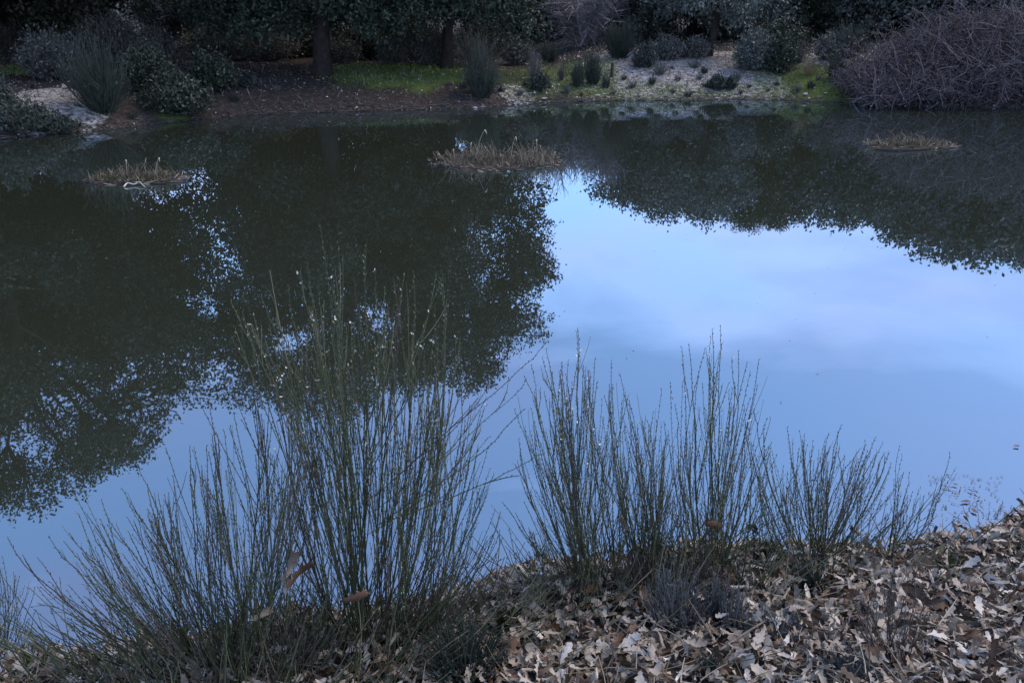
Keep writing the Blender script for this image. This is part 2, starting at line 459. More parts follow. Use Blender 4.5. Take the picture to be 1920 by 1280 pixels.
def crown_lobes(r, n, rx, ry, z0, z1, lr, off=(0, 0)):
    tz = np.linspace(.04, .98, n); r.shuffle(tz)
    prof = np.interp(tz, [0, .12, .35, .6, .8, 1], [.62, .9, 1.0, .98, .88, .50])
    a = r.uniform(0, 6.28, n); rad = np.sqrt(r.uniform(.15, 1, n)) * prof
    c = np.c_[np.cos(a) * rad * rx + off[0], np.sin(a) * rad * ry + off[1], z0 + tz * (z1 - z0)]
    c[:, 2] = np.maximum(c[:, 2], z0 + lr * .5)
    R = lr * r.uniform(.65, 1.25, n)
    c[:, 2] = np.minimum(c[:, 2], z1 - R * .7)
    return np.c_[c, R]

TREE_GROUP = 'holm oaks on the far bank'
def tree(seed, px, D, h, rx, z0, nl, lr, nleaf, ln, label, tr=.2, matl='oak', bark='bark', ry=None, off=(0, 0), fork=.28, lean=(0, 0), extra=None, group='trees beyond the pond', name='oak_tree'):
    r = np.random.default_rng(seed)
    x = at_depth(px, 120, D)[0]
    base = np.array([x, D, float(gz(x, D))])
    lob = crown_lobes(r, nl, rx, ry or rx, z0, h, lr, off)
    if extra is not None:
        lob = np.concatenate([lob, np.array(extra, float)])
    e = empty(name, base, label, 'tree', group)
    link('trunk', make_trunk(r, h, lob, tr, M[bark], fork, lean), e)
    link('crown', make_crown(r, lob, nleaf, ln, M[matl]), e)
    return e
def tree_copy(src, px, D, sc, rz, label, group='trees beyond the pond'):
    x = at_depth(px, 120, D)[0]
    o = src.copy(); C.objects.link(o)
    o.location = (x, D, float(gz(x, D))); o.rotation_euler = (0, 0, rz); o.scale = (sc, sc, sc)
    o['label'] = label; o['group'] = group
    for ch in src.children:
        c = ch.copy(); C.objects.link(c); c.parent = o
    return o

# the two big oaks over the dark bank, and the tall one at the left
tree(21, 600, 23.6, 9.0, 4.4, 1.0, 108, .80, 118000, .11, 'large dark oak with its trunk standing on the dark bank beside the green lawn', tr=.23, ry=3.6, off=(-.6, .8),
     extra=[(-2.2, -.6, 1.7, .95), (-1.2, -1.0, 1.5, .8), (1.0, -1.0, 2.0, .8), (1.7, -.4, 1.6, .7), (-3.0, 0, 2.2, .9), (.3, -1.4, 2.5, .9), (-3.0, .2, 7.7, .95), (-4.0, .3, 6.9, .95), (-2.0, .2, 8.2, .9), (-4.6, .3, 5.8, 1.0), (-3.4, 0, 6.4, 1.0), (-5.1, .5, 6.9, .85), (-4.9, .4, 7.5, .7)])
tree(22, 835, 25.5, 8.6, 2.9, 1.3, 84, .74, 82000, .11, 'dark oak whose crown hangs low over the right end of the green lawn', tr=.15, ry=3.4, off=(.1, 0),
     extra=[(1.9, -1.2, 1.5, .8), (2.4, -.8, 2.3, .9), (2.5, -1.0, 1.15, .55), (1.2, -1.6, 2.0, .8), (2.3, 0, 3.6, 1.0), (-1.5, -1.4, 2.0, .7), (0, -1.8, 1.9, .7), (2.2, .2, 5.2, .95), (2.0, 0, 6.3, .9), (2.5, -.2, 4.2, .9), (1.5, 0, 7.2, .9), (2.9, .3, 5.0, .7), (1.0, .4, 5.6, 1.0)])
tree(23, -120, 20.5, 10.1, 3.9, 2.2, 92, .74, 86000, .11, 'tallest oak at the far left, foliage cut by the top left corner', tr=.24, off=(0, .5), fork=.3,
     extra=[(3.6, .2, 7.2, .9), (4.3, 0, 6.2, .9), (3.0, .3, 8.2, .8), (4.8, .2, 5.4, .8), (3.8, 0, 5.0, .9), (4.6, .4, 7.0, .7)])
t4 = tree(24, 165, 27.5, 8.8, 3.4, .9, 72, .80, 52000, .15, 'oak behind the grey scrub between the corner oak and the large trunk oak', tr=.2)
# pale oaks of the right hand wood
t5 = tree(25, 1290, 33.0, 4.3, 3.2, .05, 80, .78, 54000, .15, 'grey green oak behind the sandy slope next to the thin straight trunk', tr=.18, matl='oak_grey')
t6 = tree(26, 1180, 38.5, 3.7, 2.7, .05, 60, .72, 50000, .14, 'smaller grey green oak just right of the bare lilac grey tree', tr=.16, matl='oak_grey')
tree_copy(t4, 1450, 34.0, .60, 2.1, 'dark oak behind the pair of rounded shrubs on the sandy slope')
tree_copy(t5, 1590, 36.5, 1.22, 3.3, 'oak behind the left end of the purple bramble thicket')
tree_copy(t4, 1740, 35.0, .62, 4.2, 'oak rising behind the middle of the bramble thicket')
tree_copy(t5, 1900, 35.0, 1.5, 1.2, 'oak rising behind the right end of the bramble thicket')
tree_copy(t6, 1390, 42.0, 1.5, 2.6, 'far oak in the second row behind the thin straight trunk')
tree_copy(t4, 1650, 46.0, .78, .9, 'far oak in the second row behind the bramble thicket')
tree_copy(t4, 2080, 35.0, .84, 5.2, 'oak at the right edge behind the thicket seen by its reflection')
tree_copy(t6, 980, 40.0, 1.0, 1.7, 'far low oak seen under the hanging crown at the right of the lawn')
tree_copy(t4, 700, 33.0, .85, 2.9, 'oak in the second row behind the green lawn')
tree_copy(t4, 500, 32.5, .8, .4, 'oak in the second row left of the large trunk oak')
tree_copy(t4, 590, 34.0, .92, 2.2, 'oak in the second row straight behind the large trunk oak')
tree_copy(t4, 60, 29.0, 1.05, 1.1, 'oak in the second row above the left hand scrub')
tree_copy(t4, -260, 24.0, 1.1, 3.9, 'oak at the left edge seen mostly by its dark reflection')
for i, (px, D, sc) in enumerate([(120, 44, .9), (330, 46, .62), (560, 44, 1.0), (800, 46, 1.0), (1080, 52, .95), (1250, 50, .56), (1530, 52, 1.0), (1800, 48, .62), (-90, 42, 1.2)]):
    tree_copy(t4 if i % 2 else t6, px, D, sc, i * 1.3, 'distant oak of the back row closing the view beyond the pond', 'back row of oaks')

# bare lilac grey tree, made of many fine ascending twigs
def bare_tree(px, D, h, w, label):
    r = np.random.default_rng(31)
    x = at_depth(px, 110, D)[0]
    e = empty('bare_tree', (x, D, float(gz(x, D))), label, 'tree')
    for k in range(14):
        g = Geo()
        az = r.uniform(0, 2 * math.pi); tl = r.uniform(.1, .5)
        tip = np.array([[math.cos(az) * w * tl * 1.5, math.sin(az) * w * tl * 1.5, h * r.uniform(.65, 1)]])
        P = bez(np.array([[r.normal() * .15, r.normal() * .15, -.1]]), tip * np.array([.35, .35, .45]), tip, 9)
        g.tubes(P, np.linspace(.05, .008, 9)[None], 5)
        n = 90
        i0 = r.integers(1, 9, n)
        a = P[0, i0] + (P[0, np.minimum(i0 + 1, 8)] - P[0, i0]) * r.random((n, 1))
        dd = unit(r.normal(size=(n, 3)) * .55 + np.array([math.cos(az) * .25, math.sin(az) * .25, .75]))
        ln = r.uniform(.5, 1.3, n)[:, None]
        tp = a + dd * ln
        g.tubes(bez(a, a + dd * ln * .5 + r.normal(size=a.shape) * .07, tp, 5), np.linspace(.016, .006, 5)[None] * np.ones((n, 1)), 3)
        n2 = 380
        j = r.integers(0, n, n2)
        a2 = a[j] + (tp[j] - a[j]) * r.random((n2, 1))
        d2 = unit(dd[j] + r.normal(size=(n2, 3)) * .6)
        l2 = r.uniform(.15, .5, n2)[:, None]
        g.tubes(bez(a2, a2 + d2 * l2 * .5, a2 + d2 * l2 + np.array([0, 0, .05]), 3), np.linspace(.010, .005, 3)[None] * np.ones((n2, 1)), 3)
        link('branch', g.mesh('branch', M['lilac']), e)
bare_tree(1085, 31.0, 2.1, 2.6, 'bare lilac grey tree of fine twigs beside the hanging dark crown')
# the thin straight trunk seen before the wood
r = np.random.default_rng(5)
q = ground_hit(1330, 106)
e = empty('young_oak', q, 'young oak with a thin straight trunk behind the sandy slope', 'tree')
g = Geo(); g.tubes(bez(np.array([[0, 0, -.2]]), np.array([[.12, 0, 1.2]]), np.array([[.02, .1, 2.3]]), 9), np.linspace(.11, .07, 9)[None], 8)
g.tubes(bez(np.array([[.05, 0, 1.3]]), np.array([[-.3, .1, 1.9]]), np.array([[-.7, .2, 2.3]]), 6), np.linspace(.06, .03, 6)[None], 6)
link('trunk', g.mesh('trunk', M['bark'], True), e)
link('crown', make_crown(r, crown_lobes(r, 12, 1.5, 1.3, 1.2, 2.9, .6), 9000, .12, M['oak_grey']), e)

# ------------------------------------------------------------------ far bank shrubs
def shrub(seed, px, py, wpx, hpx, kind, label, group='shrubs on the far bank', parts=5, dens=1.0, cat='shrub', name=None):
    r = np.random.default_rng(seed)
    q = ground_hit(px, py)
    dep = project(q)[2]
    w, h = wpx * dep / F, hpx * dep / F * 1.02
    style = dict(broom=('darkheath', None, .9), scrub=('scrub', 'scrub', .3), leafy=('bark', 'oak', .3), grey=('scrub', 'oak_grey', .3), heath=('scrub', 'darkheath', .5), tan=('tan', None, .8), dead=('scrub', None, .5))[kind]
    tw, lf, up = style
    nm = name or dict(broom='broom_shrub', scrub='scrub_bush', leafy='leafy_shrub', grey='rounded_shrub', heath='heath_shrub', tan='grass_tuft', dead='bare_shrub')[kind]
    e = empty(nm, q, label, cat, group)
    tot = int(np.clip((430 if kind == 'broom' else 260) * w * h * dens, 40, 520))
    n = max(8, tot // parts)
    leafg = Geo()
    for k in range(parts):
        g = Geo()
        az = r.uniform(0, 2 * math.pi, n)
        s = np.sqrt(r.random(n))
        # rounded envelope
        ex = np.cos(az) * s * w / 2; ey = np.sin(az) * s * w / 2 * .8
        if kind in ('leafy', 'grey', 'scrub', 'heath'):
            lump = .72 + .5 * vnoise(np.cos(az) * s * 2.2 + seed, np.sin(az) * s * 2.2 + k * .1, .8)
            ez = h * np.sqrt(np.clip(1 - .82 * s ** 2.4, 0.05, 1)) * r.uniform(.5, 1.12, n) * lump
            ex = ex * (.8 + .4 * r.random(n))
            f = .55
        else:
            lump = .70 + .6 * vnoise(np.cos(az) * s * 2 + seed, np.sin(az) * s * 2 + seed * .7, .7)
            ez = h * (1 - .30 * s ** 2) * r.uniform(.35, 1.2, n) * lump
            ex = ex * r.uniform(.6, 1.35, n) + .12 * w * math.sin(seed * 2.3) * (ez / h)
            f = .30
        tip = np.c_[ex, ey, ez]
        a = np.c_[ex * f * r.random(n), ey * f * r.random(n), np.full(n, -.04)]
        if kind in ('leafy', 'grey', 'scrub', 'heath'):
            a[:, 2] = r.random(n) * ez * .5 - .04
        mid = a * .5 + tip * .5 + np.c_[ex * .12, ey * .12, -.05 * ez] + r.normal(size=(n, 3)) * w * .03
        P = bez(a, mid, tip, 5)
        th = .0055 if kind != 'tan' else .004
        g.tubes(P, np.linspace(1.3, .5, 5)[None] * th * r.uniform(.7, 1.4, n)[:, None], 3)
        # side twigs
        n2 = int(n * (2 if kind == 'broom' else 1.3))
        j = r.integers(0, n, n2); tt = r.integers(2, 5, n2)
        a2 = P[j, tt] ; d2 = unit(P[j, 4] - P[j, 3] + r.normal(size=(n2, 3)) * h * .09)
        l2 = h * r.uniform(.08, .25, n2)[:, None]
        g.tubes(np.stack([a2, a2 + d2 * l2 * .5 + r.normal(size=a2.shape) * .01, a2 + d2 * l2 + np.array([0, 0, 1]) * l2 * .2], 1), np.linspace(.8, .5, 3)[None] * th * np.ones((n2, 1)), 3)
        link('stem', g.mesh('stem', M[tw]), e)
        if lf:
            m = n * (19 if kind in ('leafy', 'grey') else 12)
            j = r.integers(0, n, m); tt = r.integers(1, 5, m)
            p = P[j, tt] + r.normal(size=(m, 3)) * h * .07
            p[:, 2] = np.maximum(p[:, 2], .01)
            leafg.diamonds(p, rdir(r, m) + np.array([0, 0, .5]), rdir(r, m), r.uniform(.06, .12, m), r.uniform(.025, .055, m))
    if lf:
        link('foliage', leafg.mesh('foliage', M[lf]), e)
    return e

SHRUBS = [
    (195, 210, 118, 112, 'broom', 'large dark green broom beside the pale sandy patch at the left', 6, 1.6),
    (285, 172, 95, 72, 'leafy', 'dark leafy shrub right of the large broom, under the scrub', 5, 1.2),
    (335, 212, 130, 62, 'leafy', 'low dark shrub spreading down to the water right of the large broom', 5, 1.2),
    (400, 168, 90, 60, 'leafy', 'very dark shrub in the shade left of the oak trunk', 5, 1.2),
    (105, 148, 120, 78, 'scrub', 'grey scrub behind the left green grass patch', 5, 1.0),
    (215, 128, 150, 85, 'scrub', 'tall grey scrub above the large broom', 5, 1.0),
    (300, 130, 110, 62, 'scrub', 'grey scrub in front of the small rock outcrop', 5, 1.0),
    (30, 112, 110, 52, 'scrub', 'grey scrub at the left edge above the green grass', 5, 1.0),
    (40, 244, 130, 52, 'heath', 'low dark heath hanging over the water at the left edge', 5, 1.2),
    (112, 250, 75, 34, 'heath', 'small dark heath on the shore under the sandy patch', 4, 1.2),
    (0, 210, 60, 62, 'heath', 'dark heath cut by the left edge above the shore', 4, 1.1),
    (905, 182, 66, 72, 'broom', 'dark broom leaning over the far shore at the right end of the lawn', 6, 1.8),
    (893, 125, 95, 58, 'dead', 'bare grey shrub behind the leaning broom', 5, 1.2),
    (745, 120, 80, 45, 'scrub', 'grey scrub at the back of the green lawn', 4, 1.0),
    (815, 120, 75, 55, 'scrub', 'darker scrub right of the middle of the lawn, at its back edge', 4, 1.0),
    (970, 122, 60, 45, 'scrub', 'grey green scrub under the low tip of the hanging crown', 4, 1.0),
    (1002, 150, 36, 44, 'dead', 'thin bare bush right of the leaning broom', 4, 1.2),
    (1030, 118, 45, 35, 'broom', 'small green broom below the bare lilac tree, left side', 4, 1.2),
    (1080, 163, 28, 40, 'broom', 'small upright dark bush, left one of the close pair before the sand', 4, 2.2),
    (1112, 158, 36, 46, 'broom', 'upright dark bush, taller right one of the close pair before the sand', 4, 2.2),
    (1137, 165, 22, 22, 'broom', 'tiny bush at the foot of the close pair', 3, 2.2),
    (1052, 150, 20, 32, 'dead', 'thin bare sprig left of the close pair of bushes', 3, 1.5),
    (1010, 168, 40, 26, 'heath', 'low olive bush near the shore right of the leaning broom', 4, 1.4),
    (1160, 110, 62, 58, 'broom', 'round olive green broom at the foot of the bare lilac tree', 5, 1.3),
    (1207, 126, 46, 36, 'heath', 'grey bush on top left of the sandy slope', 4, 1.6),
    (1238, 140, 42, 26, 'dead', 'dark spreading sprig on the sandy slope below the grey bush', 4, 1.2),
    (1250, 112, 60, 42, 'scrub', 'grey scrub at the wood edge behind the sandy crest', 4, 1.0),
    (1300, 108, 70, 35, 'scrub', 'low scrub at the foot of the thin straight trunk', 4, 1.0),
    (1272, 152, 14, 14, 'dead', 'tiny dry sprig in the middle of the sandy slope', 3, 2),
    (1300, 128, 28, 18, 'dead', 'small dry sprig near the crest of the sandy slope', 3, 2),
    (1345, 168, 30, 26, 'heath', 'small grey bush, left one at the foot of the sand', 3, 1.8),
    (1368, 166, 28, 20, 'heath', 'small grey bush, right one at the foot of the sand', 3, 1.8),
    (1412, 130, 70, 60, 'grey', 'grey green rounded shrub, larger left one of the pair on the slope', 6, 1.6),
    (1460, 135, 52, 56, 'leafy', 'darker rounded shrub, smaller right one of the pair on the slope', 5, 1.8),
    (1497, 118, 48, 32, 'dead', 'lilac grey bare bush right behind the rounded pair', 4, 1.2),
    (1515, 142, 40, 34, 'tan', 'tan grassy tuft right of the rounded pair', 4, 1.4),
    (1566, 146, 34, 38, 'broom', 'green tuft at the left foot of the bramble thicket', 4, 1.6),
    (1560, 112, 70, 45, 'scrub', 'grey scrub at the back behind the tan tuft', 4, 1.0),
    (1590, 108, 70, 52, 'broom', 'dark broom above the left end of the bramble thicket', 4, 1.0),
    (463, 162, 30, 22, 'heath', 'small dark tuft on the bank left of the oak trunk', 3, 1.6),
    (400, 112, 120, 58, 'scrub', 'grey scrub seen below the crown edge left of the large trunk', 4, .9),
    (500, 112, 130, 52, 'scrub', 'shaded scrub behind the large oak trunk on its left', 4, .9),
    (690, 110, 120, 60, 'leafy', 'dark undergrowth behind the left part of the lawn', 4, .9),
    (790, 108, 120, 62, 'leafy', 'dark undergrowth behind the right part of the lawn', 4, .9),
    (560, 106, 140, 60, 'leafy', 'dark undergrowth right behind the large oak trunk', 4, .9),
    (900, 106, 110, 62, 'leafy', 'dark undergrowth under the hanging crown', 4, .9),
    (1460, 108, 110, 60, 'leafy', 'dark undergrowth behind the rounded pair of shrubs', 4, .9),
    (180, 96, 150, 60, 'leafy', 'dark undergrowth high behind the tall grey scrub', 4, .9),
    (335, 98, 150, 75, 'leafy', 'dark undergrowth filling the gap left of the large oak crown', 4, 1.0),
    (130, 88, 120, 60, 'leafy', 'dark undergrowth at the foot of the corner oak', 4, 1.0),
    (645, 118, 70, 40, 'scrub', 'dim scrub right behind the oak trunk', 4, .9),
]
for i, (px, py, w, h, k, lab, pt, dn) in enumerate(SHRUBS):
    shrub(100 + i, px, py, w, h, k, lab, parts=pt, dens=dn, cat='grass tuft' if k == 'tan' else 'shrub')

# bramble thicket: arching canes one by one, side shoots and withered leaves
r = np.random.default_rng(44)
q = ground_hit(1880, 196)
bx0 = q[0]
e = empty('bramble_thicket', (bx0, q[1] + 1.4, 0.1), 'big purple grey bramble thicket at the right edge overhanging the water', 'thicket')
TW, TD, THh = 3.75, 2.0, 2.75
def thicket_h(u):     # height profile along x, low at the left end
    return THh * np.interp(u, [-1, -.85, -.6, -.3, 0, .4, .8, 1], [.25, .42, .60, .80, .92, 1.0, .98, .7])
side = Geo(); lg = Geo()
for k in range(270):
    g = Geo()
    n = 1 if k < 230 else 5
    u0 = r.uniform(-.95, .95, n); v0 = r.uniform(-.7, .7, n)
    a = np.c_[u0 * TW, v0 * TD, np.full(n, .0)]
    du = r.normal(size=n) * .28; dv = r.normal(size=n) * .6 - .2
    u1 = np.clip(u0 + du, -1, 1); v1 = np.clip(v0 + dv, -1.05, 1)
    hh = thicket_h(u1) * np.sqrt(np.clip(1.05 - v1 ** 2 * .8, .1, 1)) * r.uniform(.55, 1.1, n) * np.where(r.random(n) < .1, 1.3, 1)
    c = np.c_[u1 * TW, v1 * TD, hh * r.uniform(.15, 1, n)]
    b_ = np.c_[(u0 + du * .5) * TW, (v0 + dv * .5) * TD, hh * r.uniform(1.1, 1.5, n)]
    P = bez(a, b_, c, 9) + r.normal(size=(n, 9, 3)) * .03
    g.tubes(P, np.linspace(1, .45, 9)[None] * r.uniform(.005, .0105, n)[:, None], 4)
    m = 22 * n
    j = r.integers(0, n, m); tt = r.integers(2, 9, m)
    p = P[j, tt]; d = unit(r.normal(size=(m, 3)) + np.array([0, -.2, .2])); l = r.uniform(.15, .6, m)[:, None]
    g.tubes(bez(p, p + d * l * .6 + np.array([0, 0, .08]), p + d * l, 4), np.linspace(.007, .004, 4)[None] * np.ones((m, 1)), 3)
    if k < 230:
        link('cane', g.mesh('cane', M['bramble']), e)
    else:
        for v_, q_, a_ in zip(g.V, g.Q, g.A):
            side.V.append(v_); side.Q.append(q_ + side.n - (q_.min() - 0)); side.A.append(a_); side.n += len(v_)
    m = 80 * n
    j = r.integers(0, n, m); tt = r.integers(1, 9, m)
    p = P[j, tt] + r.normal(size=(m, 3)) * .14; p[:, 2] = np.maximum(p[:, 2], .03)
    lg.diamonds(p, rdir(r, m), rdir(r, m), r.uniform(.04, .09, m), r.uniform(.02, .05, m))
    m = 20
    p = np.c_[r.uniform(-1, 1, m) * TW, r.uniform(-1, .8, m) * TD, np.zeros(m)]
    p[:, 2] = thicket_h(p[:, 0] / TW) * r.uniform(.05, .95, m) * np.sqrt(np.clip(1.0 - (p[:, 1] / TD) ** 2 * .8, .1, 1))
    d = rdir(r, m) * r.uniform(.2, .7, m)[:, None]
    side.tubes(bez(p, p + d * .5 + r.normal(size=p.shape) * .06, p + d, 4), np.linspace(.008, .004, 4)[None] * np.ones((m, 1)), 3)
tag(link('tangle', side.mesh('tangle', M['bramble']), e), kind='stuff')
tag(link('foliage', lg.mesh('foliage', M['bramble_leaf']), e), kind='stuff')

def stick(name, pts, r0, r1, m, label, cat, group=None, sides=6):
    pts = np.array(pts, float)
    # smooth through the points
    K = 3 * (len(pts) - 1) + 1
    tt = np.linspace(0, len(pts) - 1, K)
    P = np.stack([np.interp(tt, np.arange(len(pts)), pts[:, i]) for i in range(3)], -1)
    P[1:-1] = (P[:-2] + 2 * P[1:-1] + P[2:]) / 4
    base = P[0].copy()
    g = Geo(); g.tubes((P - base)[None], np.linspace(r0, r1, K)[None], sides, .6)
    o = link(name, g.mesh(name, m, True), None, base)
    return tag(o, label, cat, group)
# pale branches lying in the water under the thicket
def wp(px, py, z=0.0): return on_water(px, py, z)
stick('fallen_branch', [wp(1738, 196, .02), wp(1750, 186, .1), wp(1775, 184, .12), wp(1800, 192, .03)], .028, .012, M['bleached'], 'pale curved branch arching out of the water below the thicket', 'branch')
stick('fallen_branch', [wp(1600, 192, .02), wp(1625, 176, .3), wp(1640, 172, .35)], .018, .008, M['bleached'], 'thin pale branch leaning at the left foot of the thicket', 'branch')
q = ground_hit(1147, 145)
stick('wooden_stake', [q - [0, 0, .1], q + [0, 0, .2], q + [.01, 0, .38]], .045, .04, M['broom_wood'], 'short dark wooden stake standing in the sandy slope', 'stake')

# ------------------------------------------------------------------ stones, gravel, grass and litter on the far bank
def rock_mesh(seed, sz):
    r = np.random.default_rng(seed)
    th = np.arange(7) * 2 * math.pi / 7
    V = []
    for z, rr in ((-.35, .8), (.05, 1.0), (.38, .7)):
        for a in th:
            V.append((math.cos(a) * rr * r.uniform(.8, 1.15), math.sin(a) * rr * .75 * r.uniform(.8, 1.15), z * r.uniform(.8, 1.15)))
    V = np.array(V + [(0, 0, .5), (0, 0, -.35)]) * sz
    Fq = []
    for k in range(2):
        for j in range(7):
            Fq.append((k * 7 + j, k * 7 + (j + 1) % 7, k * 7 + 7 + (j + 1) % 7, k * 7 + 7 + j))
    for j in range(7):
        Fq.append((14 + j, 14 + (j + 1) % 7, 21, 21))
    tri = []
    for f in Fq:
        if f[2] == f[3]: tri.append(f[:3])
        else: tri += [(f[0], f[1], f[2]), (f[0], f[2], f[3])]
    return make_mesh('stone', V, np.array(tri), M['stone'], {'rnd': np.full(len(V), r.random())})
rocks = [rock_mesh(k, 1.0) for k in range(6)]
r = np.random.default_rng(61)
spots = [(1165, 166), (1120, 180), (1200, 180), (1402, 180), (1395, 143), (1420, 166), (1480, 168), (1510, 178), (1535, 182), (1548, 176), (1340, 180), (1190, 150),
         (905, 201), (890, 203), (860, 205), (960, 165), (1060, 172), (1020, 186), (1140, 184), (1235, 166), (1255, 183), (1300, 172), (1345, 185), (1465, 182), (1525, 165), (750, 121), (830, 140), (1330, 160)]
for i, (px, py) in enumerate(spots):
    q = ground_hit(px, py)
    s_ = r.uniform(.035, .085)
    o = link('stone', rocks[i % 6], None, (q[0], q[1], q[2] + s_ * .2))
    o.scale = (s_ * 1.4, s_ * 1.1, s_ * r.uniform(.6, .9)); o.rotation_euler = (0, 0, r.uniform(0, 6))
    tag(o, 'small pale stone lying on the slope of the far bank', 'stone', 'pale stones scattered on the far bank')
q = ground_hit(305, 84)
o = link('rock', rocks[2], None, q); o.scale = (.55, .5, .22)
tag(o, 'flat pale rock showing among the scrub left of the large oak', 'rock')

def mask_at(x, y, m):
    i = np.clip(np.searchsorted(gy, y), 0, ny - 1); j = np.clip(np.searchsorted(gx, x), 0, nx - 1)
    return m[i, j]
# gravel on the sand
n = 16000
x = r.uniform(-14, 17, n); y = y_far(x) + r.uniform(0.0, 9, n)
keep = r.random(n) < np.maximum(mask_at(x, y, sandm) * .8, np.where(x < .3, .03, .13))
x, y = x[keep], y[keep]; n = len(x); z = gz(x, y)
s_ = r.uniform(.012, .05, n) * (1 + (r.random(n) < .06))
octa = np.array([(1, 0, 0), (0, 1, 0), (-1, 0, 0), (0, -1, 0), (0, 0, .8), (0, 0, -.5)], float)
of = np.array([(0, 1, 4), (1, 2, 4), (2, 3, 4), (3, 0, 4)])
az = r.uniform(0, 6.28, n)
V = octa[None] * s_[:, None, None] * r.uniform(.6, 1.3, (n, 6, 1))
V = np.stack([V[..., 0] * np.cos(az)[:, None] - V[..., 1] * np.sin(az)[:, None], V[..., 0] * np.sin(az)[:, None] + V[..., 1] * np.cos(az)[:, None], V[..., 2]], -1) + np.stack([x, y, z], -1)[:, None]
tag(link('gravel', make_mesh('gravel', V.reshape(-1, 3), (of[None] + np.arange(n)[:, None, None] * 6).reshape(-1, 3), M['stone'], {'rnd': np.repeat(r.random(n), 6)})),
    'pale gravel and chips scattered over the far bank', 'gravel', kind='stuff')
# grass blades
n = 90000
x = r.uniform(-16, 18, n); y = y_far(x) + r.uniform(0.2, 11, n)
keep = r.random(n) < (mask_at(x, y, grassm) * 1.1 * (.1 + 1.2 * vnoise(x, y, .5) * vnoise(x + 9, y, .17) * 1.6))
x, y = x[keep], y[keep]; n = len(x)
g = Geo()
g.diamonds(np.stack([x, y, gz(x, y) - .01], -1), np.c_[r.normal(size=(n, 2)) * .5, np.ones(n)], rdir(r, n), r.uniform(.05, .13, n), r.uniform(.012, .03, n))
tag(link('grass', g.mesh('grass', M['grass'])), 'short bright green grass on the far bank', 'grass', kind='stuff')
# dry weeds over the rest
n = 26000
x = r.uniform(-17, 18, n); y = y_far(x) + r.uniform(0.1, 12, n)
keep = r.random(n) < (.15 + .85 * (vnoise(x + 30, y, .6) > .45)) * np.where(x < 0.5, .45, 1.0)
x, y = x[keep], y[keep]; n = len(x)
g = Geo()
g.diamonds(np.stack([x, y, gz(x, y) - .01], -1), np.c_[r.normal(size=(n, 2)) * .9, np.ones(n)], rdir(r, n), r.uniform(.06, .24, n) * (.6 + .8 * vnoise(x, y + 70, .9)), r.uniform(.010, .026, n))
tag(link('dry_weeds', g.mesh('dry_weeds', M['scrub'])), 'sparse dry weeds over the far bank', 'weeds', kind='stuff')
# fallen leaves under the oaks
n = 9000
x = r.uniform(-15, 8, n); y = y_far(x) + r.random(n) ** 1.5 * 7
g = Geo()
g.diamonds(np.stack([x, y, gz(x, y) + .01], -1), np.c_[r.normal(size=(n, 2)), r.normal(size=n) * .25], np.c_[r.normal(size=(n, 2)) * .4, np.ones(n)], r.uniform(.03, .075, n), r.uniform(.02, .04, n), r.random(n) ** 2.2)
tag(link('leaf_litter', g.mesh('leaf_litter', M['litter'])), 'fallen leaves on the dark earth of the far bank', 'leaf litter', kind='stuff')

